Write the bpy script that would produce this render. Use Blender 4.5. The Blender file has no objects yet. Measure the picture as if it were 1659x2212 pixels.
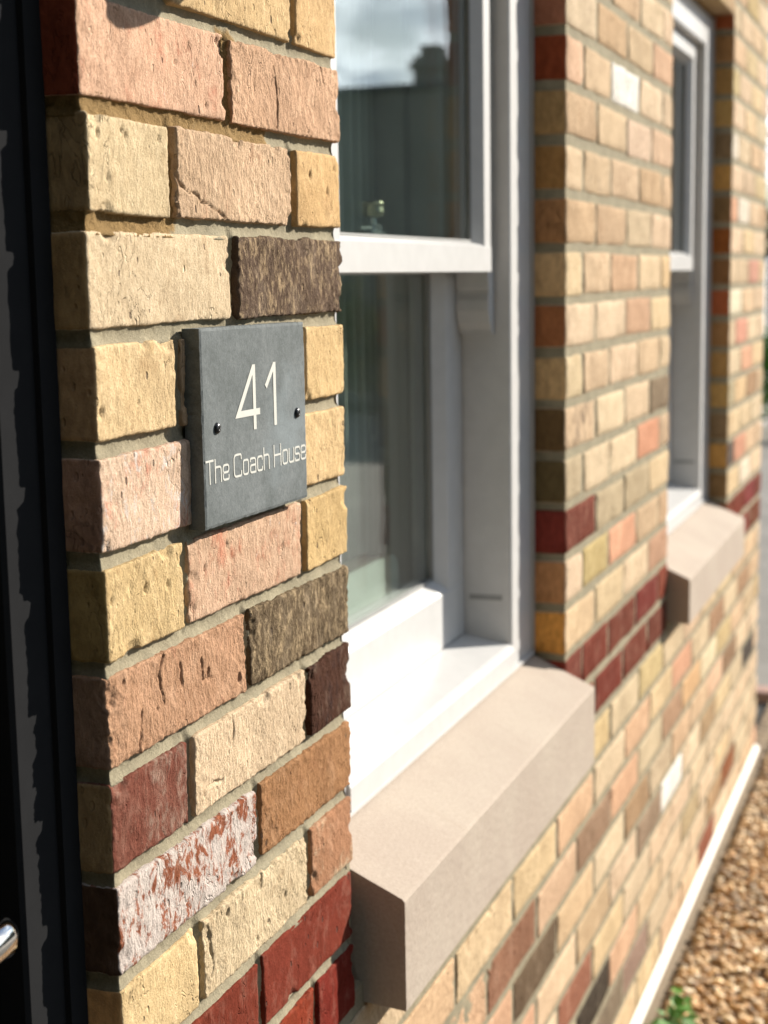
import bpy, math, random
import numpy as np
from mathutils import Matrix, Vector

# ------------------------------------------------------------------ camera, world, sun, exposure
scene = bpy.context.scene
col = scene.collection
CAM_LOC = (-0.8926, -0.5350, -0.1898)
YAW, PITCH, ROLL = 0.35720, -0.14940, -0.01630
FPX = 3353.29                                   # focal length for a picture 2212 high


def cam_axes():
    F = np.array([math.cos(YAW) * math.cos(PITCH), math.sin(YAW) * math.cos(PITCH), math.sin(PITCH)])
    r = np.cross(F, [0, 0, 1.0]); r /= np.linalg.norm(r)
    u = np.cross(r, F)
    c, s = math.cos(ROLL), math.sin(ROLL)
    return c * r + s * u, -s * r + c * u, F


CR, CU, CF = cam_axes()
cam_d = bpy.data.cameras.new('camera')
cam = bpy.data.objects.new('camera', cam_d)
col.objects.link(cam)
M = Matrix.Identity(4)
for i in range(3):
    M[i][0], M[i][1], M[i][2], M[i][3] = CR[i], CU[i], -CF[i], CAM_LOC[i]
cam.matrix_world = M
cam_d.sensor_fit = 'VERTICAL'
cam_d.sensor_height = 36.0
cam_d.lens = FPX / 2212 * 36.0
cam_d.clip_start = 0.02
cam_d.clip_end = 3000
cam_d.dof.use_dof = True
cam_d.dof.focus_distance = 1.19
cam_d.dof.aperture_fstop = 7.2
scene.camera = cam

SUN_TO = Vector((1.53, -1.0, 0.82)).normalized()
SUN_EL = math.asin(SUN_TO.z)
SUN_AZ = math.atan2(SUN_TO.x, SUN_TO.y)          # from +Y towards +X

CLOUD = (3.37, 9.11, 0.0)                        # which part of the cloud field drifts over the drive
world = bpy.data.worlds.new('World')
scene.world = world
world.use_nodes = True
wt = world.node_tree
wt.nodes.clear()


def N(tree, typ, **kw):
    n = tree.nodes.new(typ)
    for k, v in kw.items():
        setattr(n, k, v)
    return n


w_out = N(wt, 'ShaderNodeOutputWorld')
w_bg = N(wt, 'ShaderNodeBackground')
w_bg.inputs['Strength'].default_value = 0.055
sky = N(wt, 'ShaderNodeTexSky', sky_type='NISHITA')
sky.sun_disc = False
sky.sun_elevation = SUN_EL
sky.sun_rotation = SUN_AZ
sky.air_density = 1.0
sky.dust_density = 0.5
sky.ozone_density = 2.5
w_tc = N(wt, 'ShaderNodeTexCoord')
w_sep = N(wt, 'ShaderNodeSeparateXYZ')
wt.links.new(w_tc.outputs['Generated'], w_sep.inputs[0])
w_den = N(wt, 'ShaderNodeMath', operation='ADD'); w_den.inputs[1].default_value = 0.22
w_abs = N(wt, 'ShaderNodeMath', operation='ABSOLUTE')
wt.links.new(w_sep.outputs['Z'], w_abs.inputs[0])
wt.links.new(w_abs.outputs[0], w_den.inputs[0])
w_div = N(wt, 'ShaderNodeVectorMath', operation='SCALE')
w_inv = N(wt, 'ShaderNodeMath', operation='DIVIDE'); w_inv.inputs[0].default_value = 1.0
wt.links.new(w_den.outputs[0], w_inv.inputs[1])
wt.links.new(w_tc.outputs['Generated'], w_div.inputs[0])
wt.links.new(w_inv.outputs[0], w_div.inputs['Scale'])
w_n = N(wt, 'ShaderNodeTexNoise')
w_n.inputs['Scale'].default_value = 1.7
w_n.inputs['Detail'].default_value = 7
w_n.inputs['Roughness'].default_value = 0.55
w_off = N(wt, 'ShaderNodeVectorMath', operation='ADD')
w_off.inputs[1].default_value = CLOUD
wt.links.new(w_div.outputs[0], w_off.inputs[0])
wt.links.new(w_off.outputs[0], w_n.inputs['Vector'])
w_mr = N(wt, 'ShaderNodeMapRange', interpolation_type='SMOOTHSTEP')
w_mr.inputs['From Min'].default_value = 0.52
w_mr.inputs['From Max'].default_value = 0.64
wt.links.new(w_n.outputs['Fac'], w_mr.inputs['Value'])
w_n2 = N(wt, 'ShaderNodeTexNoise')
w_n2.inputs['Scale'].default_value = 4.0
w_n2.inputs['Detail'].default_value = 4
wt.links.new(w_off.outputs[0], w_n2.inputs['Vector'])
w_cc = N(wt, 'ShaderNodeMix', data_type='RGBA')
w_cc.inputs['A'].default_value = (8.0, 9.2, 10.8, 1)
w_cc.inputs['B'].default_value = (22.5, 23.8, 25.4, 1)
w_mr2 = N(wt, 'ShaderNodeMapRange', interpolation_type='SMOOTHSTEP')
w_mr2.inputs['From Min'].default_value = 0.40
w_mr2.inputs['From Max'].default_value = 0.56
wt.links.new(w_n2.outputs['Fac'], w_mr2.inputs['Value'])
wt.links.new(w_mr2.outputs[0], w_cc.inputs['Factor'])
w_mix = N(wt, 'ShaderNodeMix', data_type='RGBA')
wt.links.new(w_mr.outputs[0], w_mix.inputs['Factor'])
wt.links.new(sky.outputs[0], w_mix.inputs['A'])
wt.links.new(w_cc.outputs['Result'], w_mix.inputs['B'])
wt.links.new(w_mix.outputs['Result'], w_bg.inputs['Color'])
wt.links.new(w_bg.outputs[0], w_out.inputs['Surface'])

sun_d = bpy.data.lights.new('sun', 'SUN')
sun_d.energy = 5.0
sun_d.angle = math.radians(0.5)
sun_d.color = (1.0, 0.93, 0.83)
sun = bpy.data.objects.new('sun', sun_d)
sun.rotation_euler = (-SUN_TO).to_track_quat('-Z', 'Y').to_euler()
sun.location = (6, -5, 5)
col.objects.link(sun)

scene.view_settings.view_transform = 'Standard'
scene.view_settings.look = 'None'
scene.view_settings.gamma = 1.0
scene.view_settings.use_curve_mapping = False
scene.view_settings.exposure = 1.0
scene.render.engine = 'CYCLES'
scene.cycles.use_denoising = True
scene.cycles.max_bounces = 8
scene.cycles.transparent_max_bounces = 16
scene.cycles.caustics_reflective = False
scene.cycles.caustics_refractive = False

SUNTINT = (1.0, 0.95, 0.87)
GAIN = 1.56                                      # sunlit display value / albedo on the facade
rng = random.Random(41)
nrg = np.random.default_rng(7)


def lin(c):
    out = []
    for v in c:
        v = v / 255.0
        out.append(v / 12.92 if v <= 0.04045 else ((v + 0.055) / 1.055) ** 2.4)
    return tuple(out)


def alb(c, g=GAIN):
    return tuple(min(0.86, x / g / k) for x, k in zip(lin(c), SUNTINT))


# ------------------------------------------------------------------ helpers
WORLD = {}


def put(o, parent, loc):
    col.objects.link(o)
    loc = Vector(loc)
    WORLD[o.name] = loc
    if parent is not None:
        o.parent = parent
        o.location = loc - WORLD[parent.name]
    else:
        o.location = loc
    return o


def empty(name, loc, parent=None):
    o = bpy.data.objects.new(name, None)
    o.empty_display_size = 0.05
    return put(o, parent, loc)


def mesh_obj(name, verts, faces, mat, parent=None, loc=(0, 0, 0), smooth=False):
    me = bpy.data.meshes.new(name)
    me.from_pydata([tuple(v) for v in verts], [], [tuple(f) for f in faces])
    if smooth:
        me.polygons.foreach_set('use_smooth', [True] * len(me.polygons))
    me.update()
    if mat:
        me.materials.append(mat)
    return put(bpy.data.objects.new(name, me), parent, loc)


def tag(o, label=None, cat=None, group=None, kind=None):
    if label: o['label'] = label
    if cat: o['category'] = cat
    if group: o['group'] = group
    if kind: o['kind'] = kind
    return o


class MB:
    """collects boxes, prisms, tubes"""

    def __init__(s):
        s.v = []; s.f = []

    def add(s, v, f):
        b = len(s.v); s.v += [tuple(p) for p in v]; s.f += [tuple(i + b for i in q) for q in f]; return s

    def box(s, x0, x1, y0, y1, z0, z1):
        v = [(x0, y0, z0), (x1, y0, z0), (x1, y1, z0), (x0, y1, z0), (x0, y0, z1), (x1, y0, z1), (x1, y1, z1), (x0, y1, z1)]
        return s.add(v, [(0, 3, 2, 1), (4, 5, 6, 7), (0, 1, 5, 4), (1, 2, 6, 5), (2, 3, 7, 6), (3, 0, 4, 7)])

    def bbox(s, x0, x1, y0, y1, z0, z1, b=0.002):
        """box with chamfered edges"""
        c = [(x0, y0, z0), (x1, y1, z1)]
        v = []; idx = {}
        for sx in (0, 1):
            for sy in (0, 1):
                for sz in (0, 1):
                    for ax in range(3):
                        p = [c[sx][0], c[sy][1], c[sz][2]]
                        for a2, sg in ((0, sx), (1, sy), (2, sz)):
                            if a2 != ax:
                                p[a2] += b if sg == 0 else -b
                        idx[(sx, sy, sz, ax)] = len(v); v.append(tuple(p))
        f = []
        I = lambda a, b_, c_, ax: idx[(a, b_, c_, ax)]
        for sg in (0, 1):
            q = [I(sg, 0, 0, 0), I(sg, 1, 0, 0), I(sg, 1, 1, 0), I(sg, 0, 1, 0)]; f.append(q if sg else q[::-1])
            q = [I(0, sg, 0, 1), I(0, sg, 1, 1), I(1, sg, 1, 1), I(1, sg, 0, 1)]; f.append(q if sg else q[::-1])
            q = [I(0, 0, sg, 2), I(1, 0, sg, 2), I(1, 1, sg, 2), I(0, 1, sg, 2)]; f.append(q if sg else q[::-1])
        for a in (0, 1):
            for b_ in (0, 1):
                fl = (a == b_)
                q = [I(a, b_, 0, 0), I(a, b_, 0, 1), I(a, b_, 1, 1), I(a, b_, 1, 0)]; f.append(q[::-1] if fl else q)
                q = [I(a, 0, b_, 0), I(a, 0, b_, 2), I(a, 1, b_, 2), I(a, 1, b_, 0)]; f.append(q if fl else q[::-1])
                q = [I(0, a, b_, 1), I(0, a, b_, 2), I(1, a, b_, 2), I(1, a, b_, 1)]; f.append(q[::-1] if fl else q)
        for sx in (0, 1):
            for sy in (0, 1):
                for sz in (0, 1):
                    q = [I(sx, sy, sz, 0), I(sx, sy, sz, 1), I(sx, sy, sz, 2)]
                    f.append(q if (sx + sy + sz) % 2 else q[::-1])
        return s.add(v, f)

    def prism_x(s, prof, x0, x1):
        """profile [(y,z)] counter-clockwise seen from +x, extruded along x"""
        n = len(prof)
        v = [(x0, y, z) for y, z in prof] + [(x1, y, z) for y, z in prof]
        f = [tuple(range(n))[::-1], tuple(range(n, 2 * n))]
        for i in range(n):
            j = (i + 1) % n
            f.append((i, j, n + j, n + i))
        return s.add(v, f)

    def prism_y(s, prof, y0, y1):
        n = len(prof)
        v = [(x, y0, z) for x, z in prof] + [(x, y1, z) for x, z in prof]
        f = [tuple(range(n)), tuple(range(n, 2 * n))[::-1]]
        for i in range(n):
            j = (i + 1) % n
            f.append((j, i, n + i, n + j))
        return s.add(v, f)

    def lathe(s, c, axis, prof, seg=20):
        """prof [(r, h)] along axis"""
        a = Vector(axis).normalized()
        t = a.orthogonal().normalized(); b = a.cross(t)
        c = Vector(c); v = []; f = []
        for r, h in prof:
            for k in range(seg):
                an = 2 * math.pi * k / seg
                v.append(c + a * h + (t * math.cos(an) + b * math.sin(an)) * max(r, 1e-5))
        for i in range(len(prof) - 1):
            for k in range(seg):
                k2 = (k + 1) % seg
                f.append((i * seg + k, i * seg + k2, (i + 1) * seg + k2, (i + 1) * seg + k))
        f.append(tuple(range(seg))[::-1]); f.append(tuple(range((len(prof) - 1) * seg, len(prof) * seg)))
        return s.add(v, f)

    def tube(s, pts, r, seg=16):
        pts = [Vector(p) for p in pts]
        v = []; f = []; up = None
        for i, p in enumerate(pts):
            d = (pts[min(i + 1, len(pts) - 1)] - pts[max(i - 1, 0)]).normalized()
            if up is None: up = d.orthogonal().normalized()
            up = (up - d * up.dot(d)).normalized(); b = d.cross(up)
            rr = r[i] if isinstance(r, (list, tuple)) else r
            for k in range(seg):
                an = 2 * math.pi * k / seg
                v.append(p + (up * math.cos(an) + b * math.sin(an)) * rr)
        for i in range(len(pts) - 1):
            for k in range(seg):
                k2 = (k + 1) % seg
                f.append((i * seg + k, i * seg + k2, (i + 1) * seg + k2, (i + 1) * seg + k))
        f.append(tuple(range(seg))[::-1]); f.append(tuple(range((len(pts) - 1) * seg, len(pts) * seg)))
        return s.add(v, f)

    def build(s, name, mat, parent=None, loc=(0, 0, 0), smooth=False):
        l = Vector(loc)
        return mesh_obj(name, [(p[0] - l.x, p[1] - l.y, p[2] - l.z) for p in s.v], s.f, mat, parent, loc, smooth)


# numpy value noise -------------------------------------------------
def _h(ix, iy, iz, seed):
    n = (ix * 374761393 + iy * 668265263 + iz * 2147483647 + seed * 1274126177) & 0xFFFFFFFF
    n = ((n ^ (n >> 13)) * 1274126177) & 0xFFFFFFFF
    n = (n ^ (n >> 16)) & 0xFFFFFF
    return n / 0xFFFFFF


def vnoise(p, scale, seed=0):
    q = np.asarray(p) * np.asarray(scale)
    i = np.floor(q).astype(np.int64); f = q - i
    f = f * f * (3 - 2 * f)
    r = 0
    for dx in (0, 1):
        for dy in (0, 1):
            for dz in (0, 1):
                w = (f[:, 0] if dx else 1 - f[:, 0]) * (f[:, 1] if dy else 1 - f[:, 1]) * (f[:, 2] if dz else 1 - f[:, 2])
                r = r + w * _h(i[:, 0] + dx, i[:, 1] + dy, i[:, 2] + dz, seed)
    return r * 2 - 1


def fbm(p, scale, seed=0, octv=3, rough=0.5):
    r = 0; a = 1; t = 0
    sc = np.asarray(scale, dtype=float)
    for o in range(octv):
        r = r + a * vnoise(p, sc * (2.03 ** o), seed + o * 17); t += a; a *= rough
    return r / t


# ------------------------------------------------------------------ materials
def new_mat(name):
    m = bpy.data.materials.new(name)
    m.use_nodes = True
    t = m.node_tree
    t.nodes.clear()
    out = N(t, 'ShaderNodeOutputMaterial')
    b = N(t, 'ShaderNodeBsdfPrincipled')
    t.links.new(b.outputs[0], out.inputs[0])
    return m, t, b, out


def L(t, a, b):
    t.links.new(a, b)


def math_n(t, op, a, b=None, clamp=False):
    n = N(t, 'ShaderNodeMath', operation=op); n.use_clamp = clamp
    for i, x in enumerate((a, b)):
        if x is None: continue
        if hasattr(x, 'is_linked'): L(t, x, n.inputs[i])
        else: n.inputs[i].default_value = x
    return n.outputs[0]


def noise_n(t, vec, scale, detail=4, rough=0.55, dist=0.0):
    n = N(t, 'ShaderNodeTexNoise')
    n.inputs['Scale'].default_value = scale
    n.inputs['Detail'].default_value = detail
    n.inputs['Roughness'].default_value = rough
    n.inputs['Distortion'].default_value = dist
    if vec is not None: L(t, vec, n.inputs['Vector'])
    return n.outputs['Fac']


def mrange(t, v, a, b, c=0.0, d=1.0, smooth=True):
    n = N(t, 'ShaderNodeMapRange', interpolation_type='SMOOTHSTEP' if smooth else 'LINEAR')
    L(t, v, n.inputs['Value'])
    for nm, x in (('From Min', a), ('From Max', b), ('To Min', c), ('To Max', d)):
        if hasattr(x, 'is_linked'): L(t, x, n.inputs[nm])
        else: n.inputs[nm].default_value = x
    return n.outputs[0]


def mixc(t, f, a, b, blend='MIX'):
    n = N(t, 'ShaderNodeMix', data_type='RGBA', blend_type=blend)
    for nm, x in (('Factor', f), ('A', a), ('B', b)):
        i = n.inputs[nm]
        if hasattr(x, 'is_linked'): L(t, x, i)
        elif nm == 'Factor': i.default_value = x
        else: i.default_value = (*x[:3], 1)
    return n.outputs['Result']


def scale_vec(t, v, sc):
    n = N(t, 'ShaderNodeVectorMath', operation='MULTIPLY')
    L(t, v, n.inputs[0]); n.inputs[1].default_value = sc
    return n.outputs[0]


def bump_n(t, b, height, dist, strength=1.0):
    n = N(t, 'ShaderNodeBump')
    n.inputs['Distance'].default_value = dist
    n.inputs['Strength'].default_value = strength
    L(t, height, n.inputs['Height'])
    L(t, n.outputs[0], b.inputs['Normal'])
    return n


def brick_material(name, attr_type):
    m, t, b, out = new_mat(name)
    tc = N(t, 'ShaderNodeTexCoord')
    if attr_type == 'OBJECT':
        oi = N(t, 'ShaderNodeObjectInfo')
        off = N(t, 'ShaderNodeVectorMath', operation='SCALE')
        cv = N(t, 'ShaderNodeCombineXYZ')
        L(t, oi.outputs['Random'], cv.inputs[0]); L(t, oi.outputs['Random'], cv.inputs[1])
        cv.inputs[2].default_value = 0.3
        L(t, cv.outputs[0], off.inputs[0]); off.inputs['Scale'].default_value = 23.7
        ad = N(t, 'ShaderNodeVectorMath', operation='ADD')
        L(t, tc.outputs['Object'], ad.inputs[0]); L(t, off.outputs[0], ad.inputs[1])
        vec = ad.outputs[0]
    else:
        vec = tc.outputs['Object']

    def at(nm, vecout=False):
        a = N(t, 'ShaderNodeAttribute', attribute_type=attr_type, attribute_name=nm)
        return a.outputs['Vector' if vecout else 'Fac']
    ca, cb, cs = at('ca', True), at('cb', True), at('cs', True)
    ex = N(t, 'ShaderNodeSeparateXYZ'); L(t, at('ex', True), ex.inputs[0])      # mix amount, white bloom, roughness of the face
    mx, wh, rg = ex.outputs[0], ex.outputs[1], ex.outputs[2]
    vs = scale_vec(t, vec, (1.0, 1.0, 0.50))
    n1 = noise_n(t, vec, 22, 5, 0.62)
    n2 = noise_n(t, vs, 110, 7, 0.72, 0.35)
    n3 = noise_n(t, vec, 620, 3, 0.6)
    n4 = noise_n(t, vec, 9, 3, 0.5)
    n5 = noise_n(t, vs, 260, 5, 0.75)
    blend = math_n(t, 'ADD', math_n(t, 'MULTIPLY', n1, 0.55), math_n(t, 'MULTIPLY', n2, 0.45))
    finem = math_n(t, 'ADD', math_n(t, 'MULTIPLY', n2, 0.55), math_n(t, 'MULTIPLY', n5, 0.45))
    wf = mrange(t, rg, 0.85, 1.2, 0.0, 0.75)
    bm = N(t, 'ShaderNodeMix', data_type='FLOAT')
    L(t, wf, bm.inputs['Factor']); L(t, blend, bm.inputs['A']); L(t, finem, bm.inputs['B'])
    blend = bm.outputs['Result']
    thr = mrange(t, mx, 0, 1, 0.66, 0.34, False)
    mask = mrange(t, blend, thr, math_n(t, 'ADD', thr, 0.16))
    c = mixc(t, mask, ca, cb)
    # slow tone drift and sandy grain
    c = mixc(t, 1.0, c, mrange_col(t, n4, 0.3, 0.7, (0.86, 0.86, 0.86), (1.08, 1.09, 1.10)), 'MULTIPLY')
    c = mixc(t, 1.0, c, mrange_col(t, n5, 0.25, 0.75, (0.72, 0.68, 0.63), (1.20, 1.21, 1.23)), 'MULTIPLY')
    c = mixc(t, 1.0, c, mrange_col(t, n3, 0.28, 0.72, (0.84, 0.82, 0.80), (1.13, 1.13, 1.13)), 'MULTIPLY')
    npal = noise_n(t, scale_vec(t, vec, (1.0, 1.0, 0.7)), 38, 8, 0.72, 0.3)
    pale = mixc(t, 0.12, mixc(t, 1.0, c, (1.26, 1.27, 1.28), 'MULTIPLY'), (0.60, 0.50, 0.38))
    c = mixc(t, mrange(t, npal, 0.49, 0.64, 0.0, 0.60), c, pale)
    nso = noise_n(t, scale_vec(t, vec, (1.0, 1.0, 0.8)), 16, 8, 0.74, 0.5)
    c = mixc(t, mrange(t, nso, 0.55, 0.70, 0.0, 0.72), c, mixc(t, 1.0, c, (0.66, 0.58, 0.52), 'MULTIPLY'))
    # white bloom (efflorescence)
    nb = noise_n(t, scale_vec(t, vec, (1.0, 1.0, 0.6)), 64, 9, 0.76, 0.5)
    wthr = mrange(t, wh, 0, 1, 0.70, 0.38, False)
    wm = mrange(t, nb, wthr, math_n(t, 'ADD', wthr, 0.07))
    c = mixc(t, math_n(t, 'MULTIPLY', wm, 0.88), c, (0.56, 0.50, 0.45))
    # iron specks and pits
    vo = N(t, 'ShaderNodeTexVoronoi', feature='F1'); vo.inputs['Scale'].default_value = 150
    L(t, scale_vec(t, vec, (1.0, 1.0, 0.6)), vo.inputs['Vector'])
    vr = N(t, 'ShaderNodeSeparateXYZ'); L(t, vo.outputs['Color'], vr.inputs[0])
    pr_ = math_n(t, 'MULTIPLY', mrange(t, vr.outputs[0], 0.72, 1.0, 0.0, 0.36, False), 1.0)
    pit = mrange(t, vo.outputs['Distance'], math_n(t, 'MULTIPLY', pr_, 0.6), math_n(t, 'ADD', pr_, 0.001), 1.0, 0.0)
    spk = math_n(t, 'MULTIPLY', pit, mrange(t, vr.outputs[1], 0.55, 0.6, 0.0, 0.7))
    c = mixc(t, spk, c, (0.07, 0.05, 0.04))
    # the end face may be fired to another colour
    sn = N(t, 'ShaderNodeSeparateXYZ'); L(t, tc.outputs['Normal'], sn.inputs[0])
    sidef = mrange(t, sn.outputs[0], -0.55, -0.80, 0.0, 1.0)
    csn = mixc(t, mrange(t, n2, 0.35, 0.65), mixc(t, 1.0, cs, (0.8, 0.78, 0.76), 'MULTIPLY'), mixc(t, 1.0, cs, (1.15, 1.13, 1.1), 'MULTIPLY'))
    c = mixc(t, sidef, c, csn)
    L(t, c, b.inputs['Base Color'])
    b.inputs['Roughness'].default_value = 0.95
    b.inputs['Specular IOR Level'].default_value = 0.04
    # relief: drag marks of the face, creases, sand grain, pits
    cr = noise_n(t, scale_vec(t, vec, (1.0, 1.0, 0.45)), 62, 3, 0.5, 1.2)
    crease = math_n(t, 'ABSOLUTE', math_n(t, 'SUBTRACT', cr, 0.5))
    crease = mrange(t, crease, 0.0, 0.020, -1.0, 0.0)
    h = math_n(t, 'MULTIPLY', math_n(t, 'ADD', math_n(t, 'MULTIPLY', n2, 1.5), math_n(t, 'MULTIPLY', n5, 1.3)), rg)
    h = math_n(t, 'ADD', h, math_n(t, 'MULTIPLY', math_n(t, 'MULTIPLY', crease, mrange(t, noise_n(t, vec, 13, 2, 0.5), 0.52, 0.66)), 0.75))
    h = math_n(t, 'ADD', h, math_n(t, 'MULTIPLY', n3, 0.30))
    h = math_n(t, 'SUBTRACT', h, math_n(t, 'MULTIPLY', pit, 0.95))
    bump_n(t, b, h, 0.0018, 1.0)
    return m


def mrange_col(t, v, a, b, c0, c1):
    f = mrange(t, v, a, b, 0, 1, False)
    return mixc(t, f, c0, c1)


MAT = {}
MAT['brick'] = brick_material('brick clay', 'OBJECT')
MAT['brickwork'] = brick_material('brick clay joined', 'GEOMETRY')


def mortar_material():
    m, t, b, out = new_mat('lime mortar')
    tc = N(t, 'ShaderNodeTexCoord')
    v = tc.outputs['Object']
    n1 = noise_n(t, v, 30, 5, 0.6)
    n2 = noise_n(t, v, 420, 5, 0.7)
    n3 = noise_n(t, v, 1100, 2, 0.5)
    st = N(t, 'ShaderNodeAttribute', attribute_type='GEOMETRY', attribute_name='st').outputs['Fac']
    c = mixc(t, mrange(t, n1, 0.35, 0.65), alb((166, 153, 124)), alb((184, 170, 138)))
    stm = mrange(t, math_n(t, 'ADD', st, math_n(t, 'MULTIPLY', math_n(t, 'SUBTRACT', n1, 0.5), 1.4)), 0.30, 0.85)
    c = mixc(t, math_n(t, 'MULTIPLY', stm, 0.85), c, alb((172, 134, 78)))
    c = mixc(t, 1.0, c, mrange_col(t, n2, 0.3, 0.7, (0.80, 0.79, 0.77), (1.16, 1.16, 1.16)), 'MULTIPLY')
    L(t, c, b.inputs['Base Color'])
    b.inputs['Roughness'].default_value = 0.95
    b.inputs['Specular IOR Level'].default_value = 0.1
    h = math_n(t, 'ADD', math_n(t, 'MULTIPLY', n2, 1.0), math_n(t, 'MULTIPLY', n3, 0.4))
    h = math_n(t, 'ADD', h, math_n(t, 'MULTIPLY', n1, 0.5))
    h = math_n(t, 'MULTIPLY', h, math_n(t, 'ADD', math_n(t, 'MULTIPLY', stm, 0.9), 0.8))
    bump_n(t, b, h, 0.0012, 1.0)
    return m


MAT['mortar'] = mortar_material()


def simple(name, colour, rough=0.5, spec=0.5, metal=0.0, var=0.06, scale=20, bump=0.0, bscale=200, colour2=None):
    m, t, b, out = new_mat(name)
    tc = N(t, 'ShaderNodeTexCoord'); v = tc.outputs['Object']
    n1 = noise_n(t, v, scale, 5, 0.6)
    c2 = colour2 or tuple(x * (1 + var) for x in colour)
    c = mixc(t, mrange(t, n1, 0.32, 0.68), tuple(x * (1 - var) for x in colour), c2)
    L(t, c, b.inputs['Base Color'])
    b.inputs['Roughness'].default_value = rough
    b.inputs['Specular IOR Level'].default_value = spec
    b.inputs['Metallic'].default_value = metal
    if bump:
        bump_n(t, b, noise_n(t, v, bscale, 4, 0.6), bump, 1.0)
    return m


MAT['upvc'] = simple('white plastic', (0.54, 0.535, 0.522), 0.34, 0.35, 0, 0.03, 40)
MAT['seal'] = simple('grey rubber seal', (0.10, 0.10, 0.10), 0.7, 0.3)
MAT['sealant'] = simple('grey sealant', (0.42, 0.40, 0.37), 0.6, 0.2, 0, 0.05, 30, 0.001, 60)
MAT['spacer'] = simple('spacer bar', (0.30, 0.30, 0.29), 0.6, 0.2)
MAT['door_paint'] = simple('black painted timber', (0.020, 0.0202, 0.021), 0.8, 0.0, 0, 0.05, 30)
MAT['chrome'] = simple('polished chrome', (0.82, 0.80, 0.76), 0.06, 0.5, 1.0, 0.01)
MAT['brass'] = simple('brass knob', (0.50, 0.46, 0.32), 0.35, 0.5, 1.0, 0.03)
MAT['lock_steel'] = simple('satin steel', (0.60, 0.64, 0.66), 0.25, 0.5, 1.0, 0.03)
MAT['screw'] = simple('black screw head', (0.012, 0.012, 0.013), 0.28, 0.5)
MAT['lamp_body'] = simple('dark grey lamp metal', (0.03, 0.03, 0.032), 0.4, 0.5)
MAT['plaster'] = simple('interior plaster', (0.80, 0.78, 0.69), 0.9, 0.2, 0, 0.05, 3)
MAT['carpet'] = simple('interior carpet', (0.20, 0.18, 0.15), 0.95, 0.1, 0, 0.08, 15)
MAT['upholstery'] = simple('pale upholstery', (0.62, 0.64, 0.58), 0.9, 0.2, 0, 0.04, 12, 0.0008, 300)
MAT['voile'] = simple('pale curtain cloth', (0.80, 0.79, 0.70), 0.9, 0.1, 0, 0.06, 12)
MAT['plinth_white'] = simple('white render bead', (0.70, 0.66, 0.58), 0.7, 0.3, 0, 0.05, 15, 0.0005, 200)
MAT['plinth_beige'] = simple('beige render', (0.25, 0.20, 0.14), 0.9, 0.15, 0, 0.12, 25, 0.001, 160)
MAT['white_post'] = simple('white gate paint', (0.75, 0.74, 0.72), 0.6, 0.3)
MAT['dark_brick'] = simple('neighbour brick', (0.25, 0.24, 0.20), 0.9, 0.1, 0, 0.15, 1.2, 0.004, 12)
MAT['roof_slate'] = simple('roof slate', (0.10, 0.105, 0.11), 0.7, 0.3, 0, 0.15, 2, 0.004, 8)
MAT['frame_dark'] = simple('far window glass', (0.02, 0.025, 0.03), 0.05, 0.6)
MAT['bark'] = simple('bark', (0.08, 0.06, 0.045), 0.95, 0.1, 0, 0.2, 8)
MAT['kerb'] = simple('pink kerb block', (0.42, 0.27, 0.22), 0.9, 0.15, 0, 0.12, 9)


def stone_material():
    m, t, b, out = new_mat('cast stone sill')
    tc = N(t, 'ShaderNodeTexCoord'); v = tc.outputs['Object']
    n1 = noise_n(t, v, 7, 5, 0.6)
    n2 = noise_n(t, v, 260, 6, 0.7)
    n3 = noise_n(t, scale_vec(t, v, (1, 1, 1)), 45, 5, 0.7)
    c = mixc(t, mrange(t, n1, 0.35, 0.65), alb((204, 184, 162)), alb((211, 192, 169)))
    c = mixc(t, 1.0, c, mrange_col(t, n2, 0.3, 0.7, (0.90, 0.89, 0.88), (1.08, 1.08, 1.08)), 'MULTIPLY')
    ch = mixc(t, mrange(t, n3, 0.64, 0.74, 0.0, 0.35), c, alb((190, 165, 120)))
    n6 = noise_n(t, scale_vec(t, v, (1, .25, .12)), 30, 6, 0.7, 0.4)
    ch = mixc(t, mrange(t, n6, 0.55, 0.78, 0.0, 0.20), ch, alb((182, 160, 132)))
    # a few dark specks
    vo = N(t, 'ShaderNodeTexVoronoi', feature='F1'); vo.inputs['Scale'].default_value = 75
    L(t, v, vo.inputs['Vector'])
    vr = N(t, 'ShaderNodeSeparateXYZ'); L(t, vo.outputs['Color'], vr.inputs[0])
    sp = mrange(t, vo.outputs['Distance'], 0.03, 0.07, 1.0, 0.0)
    sp = math_n(t, 'MULTIPLY', sp, mrange(t, vr.outputs[0], 0.80, 0.82, 0.0, 0.6))
    ch = mixc(t, sp, ch, (0.12, 0.09, 0.06))
    L(t, ch, b.inputs['Base Color'])
    b.inputs['Roughness'].default_value = 0.85
    b.inputs['Specular IOR Level'].default_value = 0.08
    bump_n(t, b, math_n(t, 'ADD', n2, math_n(t, 'MULTIPLY', sp, -1.0)), 0.0007, 1.0)
    return m


MAT['stone'] = stone_material()


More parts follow.
